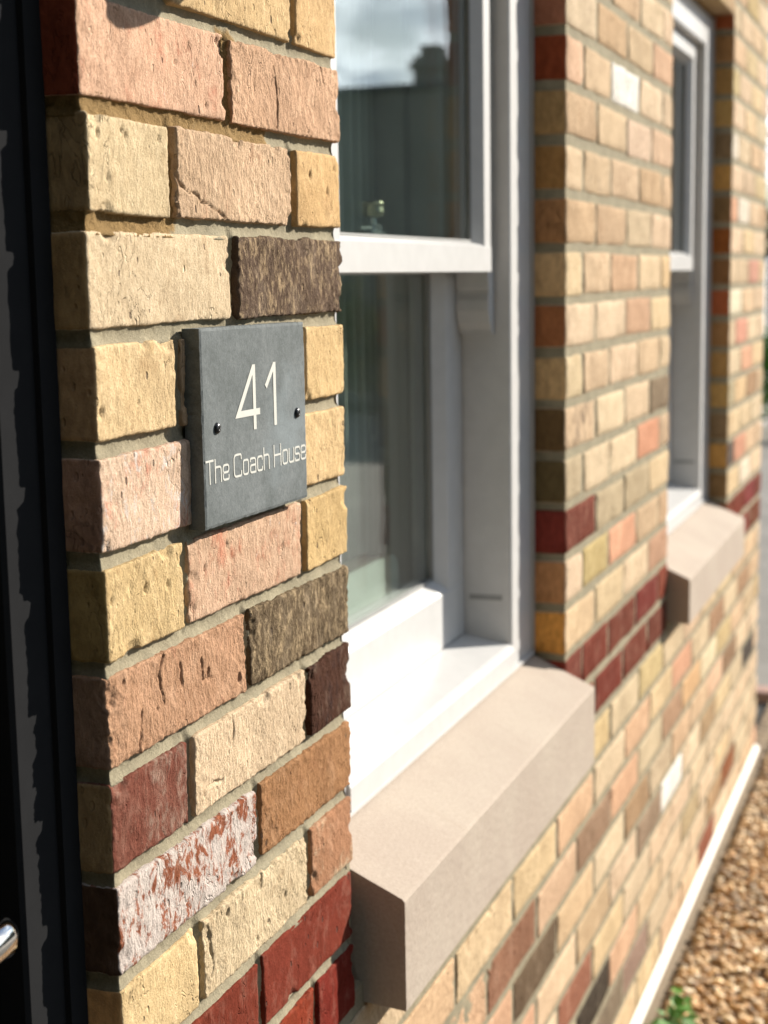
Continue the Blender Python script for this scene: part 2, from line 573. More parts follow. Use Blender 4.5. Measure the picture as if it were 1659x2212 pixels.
def slate_material():
    m, t, b, out = new_mat('riven slate')
    tc = N(t, 'ShaderNodeTexCoord'); v = tc.outputs['Object']
    n1 = noise_n(t, v, 14, 6, 0.65, 0.4)
    n2 = noise_n(t, v, 160, 6, 0.7)
    n3 = noise_n(t, v, 700, 3, 0.6)
    n4 = noise_n(t, scale_vec(t, v, (1, 1, 1.5)), 26, 3, 0.5)
    c = mixc(t, mrange(t, n1, 0.35, 0.65), alb((114, 117, 112)), alb((134, 136, 131)))
    c = mixc(t, 1.0, c, mrange_col(t, n2, 0.3, 0.7, (0.82, 0.83, 0.82), (1.18, 1.18, 1.18)), 'MULTIPLY')
    c = mixc(t, 1.0, c, mrange_col(t, n3, 0.3, 0.7, (0.90, 0.90, 0.90), (1.10, 1.10, 1.10)), 'MULTIPLY')
    # smear low on the right, its sheen painted as pale colour; chalky scratches
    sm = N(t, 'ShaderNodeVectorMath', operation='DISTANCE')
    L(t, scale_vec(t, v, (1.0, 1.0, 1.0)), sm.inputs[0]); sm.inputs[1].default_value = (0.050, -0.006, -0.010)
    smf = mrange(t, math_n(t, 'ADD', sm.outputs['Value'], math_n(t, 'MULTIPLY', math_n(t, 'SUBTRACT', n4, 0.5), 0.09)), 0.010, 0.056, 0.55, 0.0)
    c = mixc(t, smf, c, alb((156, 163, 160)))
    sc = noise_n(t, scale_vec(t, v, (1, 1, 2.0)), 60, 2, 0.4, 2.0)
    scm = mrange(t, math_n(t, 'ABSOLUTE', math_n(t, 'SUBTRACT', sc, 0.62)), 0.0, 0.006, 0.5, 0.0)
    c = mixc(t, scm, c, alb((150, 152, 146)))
    L(t, c, b.inputs['Base Color'])
    b.inputs['Roughness'].default_value = 0.85
    b.inputs['Specular IOR Level'].default_value = 0.12
    bump_n(t, b, math_n(t, 'ADD', math_n(t, 'MULTIPLY', n2, 0.8), math_n(t, 'MULTIPLY', n3, 0.35)), 0.0005, 1.0)
    return m


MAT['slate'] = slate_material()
MAT['lettering'] = simple('cream enamel', alb((232, 226, 208)), 0.6, 0.3, 0, 0.03, 200)


def glass_material():
    m, t, b, out = new_mat('window glass')
    t.nodes.remove(b)
    lw = N(t, 'ShaderNodeLayerWeight'); lw.inputs['Blend'].default_value = 0.5
    f = math_n(t, 'POWER', lw.outputs['Facing'], 5.0)
    f = math_n(t, 'ADD', math_n(t, 'MULTIPLY', f, 0.95), 0.05)
    tr = N(t, 'ShaderNodeBsdfTransparent'); tr.inputs[0].default_value = (0.92, 0.95, 0.935, 1)
    gl = N(t, 'ShaderNodeBsdfGlossy'); gl.inputs['Roughness'].default_value = 0.0
    gl.inputs['Color'].default_value = (1, 1, 1, 1)
    mx = N(t, 'ShaderNodeMixShader')
    L(t, f, mx.inputs[0]); L(t, tr.outputs[0], mx.inputs[1]); L(t, gl.outputs[0], mx.inputs[2])
    L(t, mx.outputs[0], out.inputs[0])
    return m


MAT['glass'] = glass_material()


def leaf_material(name, c0, c1):
    m, t, b, out = new_mat(name)
    oi = N(t, 'ShaderNodeTexCoord')
    n = noise_n(t, oi.outputs['Object'], 3.0, 4, 0.7)
    L(t, mixc(t, mrange(t, n, 0.35, 0.65), c0, c1), b.inputs['Base Color'])
    b.inputs['Roughness'].default_value = 0.5
    b.inputs['Specular IOR Level'].default_value = 0.3
    return m


MAT['leaf_dark'] = leaf_material('dark leaves', (0.012, 0.028, 0.010), (0.03, 0.06, 0.018))
MAT['leaf_green'] = leaf_material('green leaves', (0.07, 0.19, 0.02), (0.14, 0.34, 0.035))
MAT['leaf_yellow'] = leaf_material('yellow green leaves', (0.10, 0.12, 0.02), (0.25, 0.24, 0.03))


def ground_material():
    m, t, b, out = new_mat('gravel bed')
    tc = N(t, 'ShaderNodeTexCoord'); v = tc.outputs['Object']
    vo = N(t, 'ShaderNodeTexVoronoi', feature='F1'); vo.inputs['Scale'].default_value = 55
    L(t, v, vo.inputs['Vector'])
    n = noise_n(t, v, 3, 4, 0.6)
    c = mixc(t, vo.outputs['Color'], (0.15, 0.095, 0.048), (0.33, 0.24, 0.14))
    c = mixc(t, mrange(t, n, 0.4, 0.6, 0, 0.4), c, (0.20, 0.15, 0.10))
    L(t, c, b.inputs['Base Color']); b.inputs['Roughness'].default_value = 0.9
    bump_n(t, b, vo.outputs['Distance'], 0.012, 1.0)
    return m


MAT['ground'] = ground_material()


def gravel_stone_material():
    m, t, b, out = new_mat('gravel stones')
    a = N(t, 'ShaderNodeAttribute', attribute_type='GEOMETRY', attribute_name='ca').outputs['Color']
    tc = N(t, 'ShaderNodeTexCoord')
    n = noise_n(t, tc.outputs['Object'], 150, 4, 0.6)
    L(t, mixc(t, 1.0, a, mrange_col(t, n, 0.3, 0.7, (0.8, 0.8, 0.8), (1.15, 1.15, 1.15)), 'MULTIPLY'), b.inputs['Base Color'])
    b.inputs['Roughness'].default_value = 0.7
    return m


MAT['gravel'] = gravel_stone_material()
MAT['tarmac'] = simple('tarmac', (0.11, 0.105, 0.095), 0.9, 0.15, 0, 0.2, 4, 0.003, 120)
MAT['paving'] = simple('grey paving', (0.24, 0.225, 0.20), 0.9, 0.15, 0, 0.12, 2.5, 0.003, 90)

# ------------------------------------------------------------------ ground
GZ = -1.68
S = 400
ground = mesh_obj('ground', [(-S, -S, 0), (S, -S, 0), (S, S, 0), (-S, S, 0)], [(0, 1, 2, 3)], MAT['tarmac'], None, (0, 0, GZ - .004))
bed = mesh_obj('gravel_bed', [(.6, -.78, 0), (4.53, -.78, 0), (4.53, .05, 0), (.6, .05, 0)], [(0, 1, 2, 3)], MAT['ground'], None, (0, 0, GZ + .014))
tag(bed, kind='structure')
tag(ground, kind='structure')
drive = mesh_obj('driveway', [(4.62, -30, 0), (40, -30, 0), (40, 30, 0), (4.62, 30, 0)], [(0, 1, 2, 3)], MAT['paving'], None, (0, 0, GZ + 0.012))
tag(drive, kind='structure')
kerb = empty('kerb', (4.57, 0, GZ))
tag(kerb, kind='structure')
for i in range(40):
    y = -6 + i * 0.2
    MB().bbox(4.52, 4.615, y + 0.003, y + 0.197, GZ - 0.05, GZ + 0.035 + rng.uniform(-.002, .002), 0.006).build('kerb_block', MAT['kerb'], kerb, (4.57, y + .1, GZ))

# ------------------------------------------------------------------ the house
house = empty('brick_house', (0, 0, GZ))
tag(house, 'buff and red reclaimed brick house with white sash windows and black door', 'house')

X0, X1, X2, X3, X4, X5 = 0.0, 0.4387, 1.2973, 2.1442, 2.9714, 3.66
CH = 0.075
ZH = 0.4125                                      # window heads
ZTOP = 1.20
DOOR_L = -1.03

# brick palettes in sunlit display colours
CREAM, TAN, YEL, PINKC, SALM, BROWN, DARK, REDB, WHITE, OLIVE = (
    (236, 208, 166), (224, 186, 140), (234, 202, 144), (238, 205, 176), (232, 168, 138), (186, 146, 112),
    (112, 96, 84), (165, 104, 80), (248, 242, 228), (208, 182, 116))
RED = (132, 66, 50)


MEAN = (232, 199, 158)


def soft(c, k=0.35):
    return tuple(a * (1 - k) + b * k for a, b in zip(c, MEAN))


def darker(c, k):
    return tuple(x * k for x in c)


def generic():
    r = rng.random()
    if r < 0.36: c = soft(CREAM)
    elif r < 0.56: c = soft(TAN)
    elif r < 0.72: c = soft(YEL)
    elif r < 0.88: c = soft(PINKC)
    elif r < 0.90: c = soft(SALM)
    elif r < 0.955: c = soft(BROWN, .2)
    elif r < 0.965: c = DARK
    elif r < 0.975: c = REDB
    else: c = soft(OLIVE)
    k = rng.uniform(0.95, 1.03)
    return tuple(min(250, x * k + rng.uniform(-3, 3)) for x in c)


SPECS = []


def paler(c):
    k = max(0.0, min(1.0, (sum(c) - 430) / 130))
    y = max(0.0, min(1.0, (c[1] - c[2] - 24) / 24))
    return (min(246, c[0] + 4 * k), min(232, c[1] + 7 * k), min(215, c[2] + (15 * y - 3 * (1 - y)) * k))


def warm(c):
    return (min(.86, c[0] * 1.03), c[1], c[2] * .965)



def spec(x0, x1, n, front=None, second=None, mx=0.25, wh=0.0, rg=0.5, side=None, hero=False, depth=None, pits=0, chips=2, cracks=()):
    z1 = -CH * n - 0.0057; z0 = -CH * (n + 1) + 0.0057
    f = front or generic()
    s = second or darker(f, rng.uniform(0.82, 0.94))
    if f != WHITE:
        f = paler(f); s = paler(s)
    SPECS.append(dict(x0=x0, x1=x1, z0=z0, z1=z1, n=n, ca=tuple(v * (1.22 if f == WHITE else 1) for v in warm(alb(f))), cb=tuple(v * (1.22 if f == WHITE else 1) for v in warm(alb(s))), mx=mx, wh=wh, rg=rg,
                      cs=side if side else alb(darker(f, 0.97)), hero=hero, depth=depth, pits=pits, chips=chips, cracks=cracks))


def sh(c, g=0.34):
    """shade display colour of a reveal face -> albedo"""
    m = sum(c) / 3
    c = tuple(.78 * v + .22 * m * f for v, f in zip(c, (1.12, 1.0, .8)))
    return tuple(max(0.03, min(0.7, x / g)) for x in lin(c))


def rowx(edges, j=0.0058):
    return [(edges[i] + (0 if i == 0 else j), edges[i + 1] - (0 if i == len(edges) - 2 else j)) for i in range(len(edges) - 1)]


# ---- near pier, brick by brick: row n is between bed joints n and n+1 counted down from z=0

def pier1():
    E_S = lambda m=0.217: [X0, m, X1]
    E_H = lambda a=0.1155, b=0.3375: [X0, a, b, X1]
    rows = {
        -3: (E_H(), [dict(front=CREAM), dict(front=TAN), dict(front=YEL)]),
        -2: (E_S(), [dict(front=YEL), dict(front=TAN)]),
        -1: (E_H(.118, .343), [dict(front=TAN), dict(front=(226, 190, 132), rg=.45), dict(front=(228, 188, 128), rg=.35)]),
        0: (E_S(.2165), [dict(front=(238, 190, 164), second=(222, 148, 120), mx=.44, wh=.22, rg=.42, pits=5, side=sh((52, 18, 10), .11)),
                         dict(front=(228, 182, 146), second=(206, 152, 122), mx=.35, rg=.95, chips=3, cracks=(((-.030, .020), (-.026, -.004), (-.028, -.030)), ((.070, .030), (.074, .014))))]),
        1: (E_H(.117, .336), [dict(front=(232, 204, 152), second=(222, 190, 132), mx=.3, rg=.38, pits=5, side=sh((62, 50, 34), .11)),
                              dict(front=(232, 194, 154), second=(204, 158, 124), mx=.42, rg=1.0, chips=4, cracks=(((-.108, .004), (-.098, -.008), (-.090, -.010), (-.072, -.017), (-.052, -.020), (-.030, -.027), (-.012, -.034)), ((-.104, -.006), (-.100, -.034)))),
                              dict(front=(228, 186, 124), second=(214, 168, 106), rg=.35, pits=3)]),
        2: (E_S(.213), [dict(front=(232, 204, 158), second=(228, 196, 146), mx=.3, rg=.30, side=sh((64, 50, 32), .11)),
                        dict(front=(116, 96, 80), second=(206, 176, 134), mx=.60, rg=1.25, chips=3)]),
        3: (E_H(.1175, .345), [dict(front=(236, 202, 144), second=(228, 190, 126), mx=.3, rg=.35, side=sh((70, 54, 38), .11), pits=2),
                               dict(front=TAN, rg=.4), dict(front=(236, 198, 134), second=(226, 184, 116), rg=.42)]),
        4: (E_S(.219), [dict(front=(244, 206, 184), second=(216, 128, 100), mx=.52, wh=.50, rg=.6, side=sh((66, 48, 40), .11)),
                        dict(front=(238, 200, 138), second=(228, 186, 120), rg=.40)]),
        5: (E_H(.1185, .339), [dict(front=(228, 194, 132), second=(210, 172, 112), mx=.4, rg=.65, chips=3, side=sh((62, 50, 28), .11), pits=3),
                               dict(front=(232, 190, 164), second=(212, 142, 112), mx=.5, wh=.34, rg=.55, chips=3, pits=3),
                               dict(front=(230, 192, 126), second=(218, 178, 112), rg=.55)]),
        6: (E_S(.2215), [dict(front=(212, 164, 128), second=(190, 134, 104), mx=.4, rg=1.0, pits=4, chips=3, cracks=(((-.030, .030), (-.034, .010), (-.028, -.006)), ((-.062, -.004), (-.066, -.030)), ((.030, .014), (.034, -.004), (.050, -.006)), ((-.004, .020), (.002, .002))), side=sh((58, 44, 36), .11)),
                         dict(front=(126, 108, 84), second=(206, 178, 134), mx=.60, rg=1.2, chips=3)]),
        7: (E_H(.1135, .338), [dict(front=(138, 84, 68), second=(176, 148, 130), mx=.52, wh=.06, rg=.65, chips=3, side=sh((60, 48, 32), .11)),
                               dict(front=(236, 204, 162), second=(226, 190, 148), mx=.3, rg=.7, chips=3, cracks=(((-.090, -.018), (-.070, -.014), (-.058, -.018)), ((-.040, .030), (-.038, .012)))),
                               dict(front=(92, 62, 48), second=(60, 48, 48), mx=.5, wh=.1, rg=.95, chips=3)]),
        8: (E_S(.230), [dict(front=(176, 108, 78), second=(156, 92, 76), mx=.45, wh=.84, rg=.9, chips=3, side=sh((30, 20, 14), .11)),
                        dict(front=(188, 140, 98), second=(160, 112, 78), mx=.45, rg=1.0)]),
        9: (E_H(.1205, .335), [dict(front=(238, 204, 142), second=(232, 192, 128), mx=.3, rg=.28, side=sh((84, 58, 34), .11)),
                               dict(front=(238, 210, 160), second=(228, 192, 140), mx=.3, rg=1.0, pits=5, chips=3, cracks=(((-.092, .022), (-.086, -.008), (-.088, -.020)), ((.006, .032), (.004, .018)))),
                               dict(front=(196, 144, 108), second=(218, 190, 158), mx=.42, wh=.15, rg=.9)]),
        10: (E_S(.228), [dict(front=(136, 64, 47), second=(124, 56, 42), rg=.25), dict(front=(134, 62, 46), second=(184, 110, 98), mx=.16, wh=.0, rg=.22)]),
        11: (E_H(.1205, .345), [dict(front=RED), dict(front=(150, 66, 44), second=(172, 100, 62), mx=.3, rg=.3), dict(front=(138, 54, 42), rg=.3)]),
    }
    for n, (ed, bs) in rows.items():
        ed = [e + rng.uniform(-.002, .002) for e in ed]
        for i, ((a, b), d) in enumerate(zip(rowx(ed), bs)):
            spec(a, b, n, hero=True, depth=0.1025 if i in (0, len(bs) - 1) else 0.07, **d)


pier1()

P2 = {
    -4: [TAN, CREAM, TAN, CREAM, PINKC],
    -3: [(232, 207, 182), (206, 170, 126), (216, 186, 142), (226, 178, 150)],
    -2: [(240, 192, 168), (222, 190, 150), WHITE, (236, 206, 176), (226, 196, 170)],
    -1: [(216, 180, 140), (226, 195, 150), (240, 206, 192), (232, 192, 168)],
    0: [(230, 200, 160), (226, 194, 148), (228, 194, 160), (206, 170, 126), (222, 184, 140)],
    1: [(208, 172, 130), (212, 176, 140), (230, 204, 164), (236, 202, 172)],
    2: [(235, 206, 150), (235, 200, 155), (222, 176, 136), (236, 206, 154), (226, 190, 130)],
    3: [(240, 210, 180), (238, 208, 178), (214, 166, 136), (236, 206, 148)],
    4: [(235, 210, 155), (224, 190, 152), (240, 206, 172), (228, 194, 146), (236, 206, 154)],
    5: [(230, 196, 156), (238, 212, 165), (238, 206, 166), (152, 132, 106)],
    6: [(198, 178, 148), (232, 206, 166), (238, 212, 165), (236, 156, 122), (214, 180, 150)],
    7: [(136, 76, 60), (200, 180, 146), (194, 174, 140), (230, 200, 144)],
    8: [(238, 206, 182), (206, 182, 110), (240, 166, 132), (214, 180, 140), (216, 176, 132)],
    9: [(235, 200, 146), (235, 206, 150), (236, 206, 166), (200, 150, 126)],
    10: [RED] * 5,
    11: [RED] * 4,
}
R2 = {-4: (110, 80, 55), -3: (110, 66, 50), -2: (98, 40, 18), -1: (112, 88, 56), 0: (104, 74, 40), 1: (108, 74, 46), 2: (126, 102, 72), 3: (106, 62, 36), 4: (126, 102, 70),
      5: (66, 50, 30), 6: (62, 52, 32), 7: (84, 28, 16), 8: (118, 80, 50), 9: (150, 94, 38), 10: (90, 30, 20), 11: (90, 30, 20)}
EH2 = [X2, 1.4065, 1.596, 1.826, 2.043, X3]
ES2 = [X2, 1.4925, 1.7185, 1.942, X3]
for n, cols in P2.items():
    ed = [e + rng.uniform(-.003, .003) if 0 < i < 9 else e for i, e in enumerate(EH2 if n % 2 == 0 else ES2)]
    ed[0], ed[-1] = X2 + rng.uniform(-.002, .002), X3 + rng.uniform(-.002, .002)
    for i, ((a, b), c) in enumerate(zip(rowx(ed), cols)):
        kw = dict(front=soft(c, .28) if sum(c) > 420 and c != WHITE else c, rg=rng.uniform(.3, .9), mx=rng.uniform(.25, .5), depth=0.1025)
        if n == 5 and i == 0: kw.update(second=(112, 96, 82), mx=.55)
        if n == 0 and i == 1: kw.update(second=(136, 122, 110), mx=.45)
        if n in (10, 11): kw.update(front=tuple(x + rng.uniform(-8, 8) for x in RED), rg=.3)
        if n in (7,) and i == 0: kw.update(second=(166, 110, 92), mx=.4)
        if i == 0: kw['side'] = sh(R2[n])
        spec(a, b, n, **kw)
P3S = {(-3, 0): PINKC, (-2, 0): WHITE, (-1, 0): PINKC, (0, 1): WHITE, (0, 0): SALM, (2, 2): (216, 150, 140), (3, 0): (248, 236, 205), (4, 1): (226, 150, 138), (5, 1): SALM,
       (7, 0): (236, 206, 150), (8, 1): (222, 150, 130), (9, 1): (240, 222, 210), (1, 1): YEL, (1, 0): PINKC, (6, 0): (190, 176, 140), (6, 1): (238, 200, 140), (9, 0): YEL}
R3 = [(84, 64, 40), (100, 52, 20), (90, 60, 35), (112, 54, 30), (104, 74, 44), (112, 84, 46), (120, 94, 52), (86, 70, 50), (124, 90, 44)]
EH3 = [X4, 3.080, 3.305, 3.530, X5]
ES3 = [X4, 3.190, 3.420, X5]
for n in range(-8, 12):
    ed = list(EH3 if n % 2 == 0 else ES3)
    ed[0] += rng.uniform(-.002, .002)
    for i, (a, b) in enumerate(rowx(ed)):
        kw = dict(rg=rng.uniform(.3, .8), depth=0.1025)
        if (n, i) in P3S: kw['front'] = soft(P3S[(n, i)], .25)
        if n in (10, 11): kw.update(front=tuple(x + rng.uniform(-8, 8) for x in RED), rg=.3)
        if i == 0: kw['side'] = sh(R3[n % len(R3)])
        spec(a, b, n, **kw)
# ---- the wall under the sills, running bond from corner to corner
LOWPTS = [(1.475, 14, (172, 140, 112)), (1.256, 14, (216, 176, 148)), (1.146, 15, (120, 100, 78)), (1.400, 17, (168, 114, 90)), (1.564, 18, (84, 74, 62)), (1.12, 13, YEL), (1.335, 13, (232, 186, 136)),
          (1.694, 19, (140, 124, 102)), (1.947, 16, (174, 148, 122)), (2.493, 18, (196, 172, 124)), (1.911, 19, (176, 146, 128)), (1.727, 16, PINKC), (1.774, 18, (236, 186, 146)), (1.993, 20, YEL),
          (2.22, 16, WHITE), (2.631, 16, (186, 156, 118)), (3.407, 16, (92, 84, 76)), (3.013, 19, (156, 98, 64)), (3.005, 15, (166, 134, 104)), (2.047, 13, YEL), (1.875, 13, (228, 180, 136)), (1.603, 13, CREAM),
          (1.735, 14, (230, 176, 136)), (2.665, 14, (246, 224, 172)), (2.402, 14, (236, 186, 124)), (2.768, 15, (234, 188, 158)), (1.085, 16, (228, 172, 140)), (1.625, 17, YEL), (1.2, 15, CREAM), (1.029, 14, (164, 120, 94)),
          (.86, 13, (236, 204, 150)), (.63, 13, (232, 190, 138)), (.76, 14, (232, 184, 136)), (.56, 12, (236, 206, 158)), (.9, 12, (236, 206, 158)), (1.1, 12, (232, 200, 150)), (.98, 15, (222, 170, 136))]


def lowc(a, b, n):
    for x, r, c in LOWPTS:
        if r == n and a < x < b: return soft(c, .22) if sum(c) > 470 and c != WHITE else c
    return None


for n in range(12, 21):
    st = 0.760 if n % 2 else 0.888
    xs = [st + 0.2435 * k for k in range(-8, 14)]
    xs = [X0] + [x + rng.uniform(-.006, .006) for x in xs if X0 + .04 < x < X5 - .04] + [X5]
    for i, (a, b) in enumerate(rowx(xs)):
        near = a < 0.95 and n <= 14
        spec(a, b, n, front=lowc(a, b, n), hero=near, rg=rng.uniform(.35, .95), mx=rng.uniform(.2, .45), wh=.1 if rng.random() < .3 else 0, depth=0.1025 if (i == 0) else 0.07)
# ---- above the windows: brick soldiers over each opening, then running bond
for n in range(-16, -5):
    st = 0.0 if n % 2 else 0.11
    xs = [st + 0.225 * k for k in range(-12, 17)]
    lo = DOOR_L - 0.9
    xs = [lo] + [x for x in xs if lo + .04 < x < X5 - .04] + [X5]
    for i, (a, b) in enumerate(rowx(xs)):
        if n >= -8:
            # beside the soldier courses only the piers carry running bond
            continue
        spec(a, b, n, rg=.5)
for (a0, a1) in ((X0, X1), (X2, X3)):
    for n in range(-8, -3 if a0 == X0 else -4):
        ed = [a0, a0 + .1155, a0 + .3375, a1] if a0 == X0 and n % 2 else ([a0, a0 + .217, a1] if a0 == X0 else (EH2 if n % 2 == 0 else ES2))
        for a, b in rowx(list(ed)):
            spec(a, b, n, rg=.5, depth=.1025)
for n in range(-8, 21):                                                    # wall on the other side of the door
    ed = [DOOR_L - 0.9, DOOR_L - 0.68, DOOR_L - 0.455, DOOR_L - 0.23, DOOR_L] if n % 2 else [DOOR_L - 0.9, DOOR_L - 0.79, DOOR_L - .57, DOOR_L - .345, DOOR_L - .1155, DOOR_L]
    for a, b in rowx(ed):
        spec(a, b, n, rg=.5, depth=.1025, front=RED if n in (10, 11) else None)
SOLD = []
for a0, a1 in ((X1, X2), (X3, X4), (DOOR_L, X0)):
    k = int((a1 - a0) / 0.075)
    w = (a1 - a0) / k
    for i in range(k):
        SOLD.append((a0 + i * w + .005, a0 + (i + 1) * w - .005))


# ---- brick meshes
def axis_pts(length, step, fine=None):
    n = max(2, int(round(length / step)))
    return np.linspace(-length / 2, length / 2, n + 1)


def cuboid(xs, ys, zs):
    """surface grid of a box without its back (max y) face; returns verts, quads"""
    nx, ny, nz = len(xs), len(ys), len(zs)
    idx = {}
    V = []; F = []

    def vid(i, j, k):
        key = (i, j, k)
        if key not in idx:
            idx[key] = len(V); V.append((xs[i], ys[j], zs[k]))
        return idx[key]
    for i in range(nx - 1):
        for k in range(nz - 1):
            F.append((vid(i, 0, k), vid(i + 1, 0, k), vid(i + 1, 0, k + 1), vid(i, 0, k + 1)))
    for j in range(ny - 1):
        for k in range(nz - 1):
            F.append((vid(0, j + 1, k), vid(0, j, k), vid(0, j, k + 1), vid(0, j + 1, k + 1)))
            F.append((vid(nx - 1, j, k), vid(nx - 1, j + 1, k), vid(nx - 1, j + 1, k + 1), vid(nx - 1, j, k + 1)))
    for i in range(nx - 1):
        for j in range(ny - 1):
            F.append((vid(i, j, nz - 1), vid(i + 1, j, nz - 1), vid(i + 1, j + 1, nz - 1), vid(i, j + 1, nz - 1)))
            F.append((vid(i, j + 1, 0), vid(i + 1, j + 1, 0), vid(i + 1, j, 0), vid(i, j, 0)))
    return np.array(V), F


def shape_brick(V, Lx, Dy, Hz, seed, r0, rough, fine, chips=0, pits=0, cracks=()):
    """round the arrises unevenly, roughen faces, bite chips and pits; V centred in x,z and from 0..Dy in y"""
    c = V.copy(); c[:, 1] -= Dy / 2
    h = np.array([Lx / 2, Dy / 2, Hz / 2])
    off = V + seed * 3.17
    r = r0 * (1 + 0.75 * fbm(off, 28, seed, 3, .6)[:, None])
    r = np.clip(r, 0.0006, 0.010)
    q = np.clip(c, -(h - r), h - r)
    d = c - q
    ln = np.linalg.norm(d, axis=1, keepdims=True)
    nrm = np.where(ln > 1e-9, d / np.maximum(ln, 1e-9), 0)
    p = q + nrm * np.minimum(ln, r)
    # flat-face points keep their axis normal
    a = np.abs(c) / h
    ax = np.argmax(a, axis=1)
    fn = np.zeros_like(c); fn[np.arange(len(c)), ax] = np.sign(c[np.arange(len(c)), ax])
    nn = np.where(ln > 1e-9, nrm, fn)
    edge = np.clip(1.0 - (1 - np.sort(a, axis=1)[:, 1]) * h.min() / 0.010, 0, 1)      # 1 near arrises
    amp = (0.0007 + 0.0011 * rough)
    disp = fbm(off, 34, seed + 5, 3, .55) * amp * 1.1
    disp += fbm(off * np.array([1, 1, .6]), 230, seed + 9, 3, .6) * amp * 0.30 * (0.3 + rough)
    disp += fbm(off, 260, seed + 3, 2, .6) * edge * 0.0009 * (0.5 + rough) * fine
    disp += fbm(off, 60, seed + 31, 2, .6) * edge * 0.0004
    p = p + nn * disp[:, None]
    rs = np.random.default_rng(seed + 100)
    for _ in range(chips):
        e = rs.integers(0, 4)
        cx = rs.uniform(-h[0], h[0]) if e < 2 else (h[0] if e == 2 else -h[0])
        cz = (h[2] if e == 0 else -h[2]) if e < 2 else rs.uniform(-h[2], h[2])
        rad = rs.uniform(0.004, 0.010); dep = min(.0024, rad * rs.uniform(.20, .34))
        dd = np.sqrt(((p[:, 0] - cx) / rs.uniform(.9, 1.9)) ** 2 + (p[:, 1] + h[1]) ** 2 + ((p[:, 2] - cz) / 1.0) ** 2)
        w = np.clip(1 - dd / rad, 0, 1)
        w = np.clip(w * 2.2 + 0.5 * fbm(off, 180, seed + 77, 2) * (w > 0), 0, 1)
        p[:, 1] += w * dep
        p[:, 2] -= w * dep * 0.5 * np.sign(cz) * (1 if e < 2 else 0)
        p[:, 0] -= w * dep * 0.5 * np.sign(cx) * (1 if e >= 2 else 0)
    front = c[:, 1] < -h[1] + 1e-4
    for _ in range(pits):
        cx = rs.uniform(-h[0] * .9, h[0] * .9); cz = rs.uniform(-h[2] * .85, h[2] * .85)
        rad = rs.uniform(0.0014, 0.0034); dep = rs.uniform(.0014, .0030)
        dd = np.sqrt((p[:, 0] - cx) ** 2 + ((p[:, 2] - cz) * rs.uniform(.55, .95)) ** 2)
        w = np.clip((1 - dd / rad) * 3.2, 0, 1) * front
        p[:, 1] += w * dep
    for line in cracks:
        jx = fbm(off, 90, seed + 51, 2) * .004; jz = fbm(off, 90, seed + 57, 2) * .004
        q2 = np.stack([p[:, 0] + jx, p[:, 2] + jz], 1)
        best = np.full(len(p), 9.0)
        for a_, b_ in zip(line[:-1], line[1:]):
            a_ = np.array(a_); b_ = np.array(b_); u = b_ - a_
            tt = np.clip(((q2 - a_) @ u) / (u @ u), 0, 1)
            best = np.minimum(best, np.linalg.norm(q2 - (a_ + tt[:, None] * u), axis=1))
        w = np.clip(1 - best / (.0014 + .0010 * fbm(off, 70, seed + 63, 2)), 0, 1) * front
        p[:, 1] += w * .0032
    p[:, 1] += h[1]
    return p


def hero_mesh(s, seed):
    Lx, Hz, Dy = s['x1'] - s['x0'], s['z1'] - s['z0'], s['depth']
    step = 0.0012 if s['cracks'] else 0.0018
    xs = axis_pts(Lx, step); zs = axis_pts(Hz, step)
    ys = np.concatenate([np.arange(0, 0.012, 0.0019), np.arange(0.0125, 0.04, 0.0030), np.linspace(0.045, Dy, 5)])
    V, F = cuboid(xs, ys, zs)
    P = shape_brick(V, Lx, Dy, Hz, seed, 0.0017, s['rg'], 1.0, s['chips'], s['pits'], s['cracks'])
    # hand-made: slightly out of square
    rs = np.random.default_rng(seed)
    P[:, 2] += P[:, 0] / Lx * rs.uniform(-.0022, .0022)
    P[:, 1] += P[:, 0] / Lx * rs.uniform(-.0016, .0016) + P[:, 2] / Hz * rs.uniform(-.001, .001) + rs.uniform(-.0012, .0012)
    me = bpy.data.meshes.new('brick')
    me.from_pydata(P.tolist(), [], F)
    me.polygons.foreach_set('use_smooth', [True] * len(F))
    me.update()
    return me


BASE = {}


def mid_arrays(kind, var):
    key = (kind, var)
    if key not in BASE:
        Lx = 0.215 if kind == 'long' else 0.1025
        xs = np.concatenate([[-Lx / 2, -Lx / 2 + .004], np.linspace(-Lx / 2 + .012, Lx / 2 - .012, 8 if kind == 'long' else 4), [Lx / 2 - .004, Lx / 2]])
        zs = np.array([-.0325, -.0285, -.018, 0, .018, .0285, .0325])
        ys = np.array([0, 0.004, .03, .1025])
        V, F = cuboid(xs, ys, zs)
        P = shape_brick(V, Lx, .1025, .065, 500 + var * 13 + (0 if kind == 'long' else 7), 0.0046, 1.1, 1.0, 0, 0)
        BASE[key] = (P, F, Lx)
    return BASE[key]


MIDMESH = {}


def mid_mesh(kind, var):
    key = (kind, var)
    if key not in MIDMESH:
        P, F, Lx = mid_arrays(kind, var)
        me = bpy.data.meshes.new('brick')
        me.from_pydata(P.tolist(), [], F)
        me.polygons.foreach_set('use_smooth', [True] * len(F))
        me.update()
        me.materials.append(MAT['brick'])
        MIDMESH[key] = me
    return MIDMESH[key]


def project(p):
    d = np.array(p) - np.array(CAM_LOC)
    w = d @ CF
    if w < 0.05: return None
    return 829.5 + FPX * (d @ CR) / w, 1106 - FPX * (d @ CU) / w


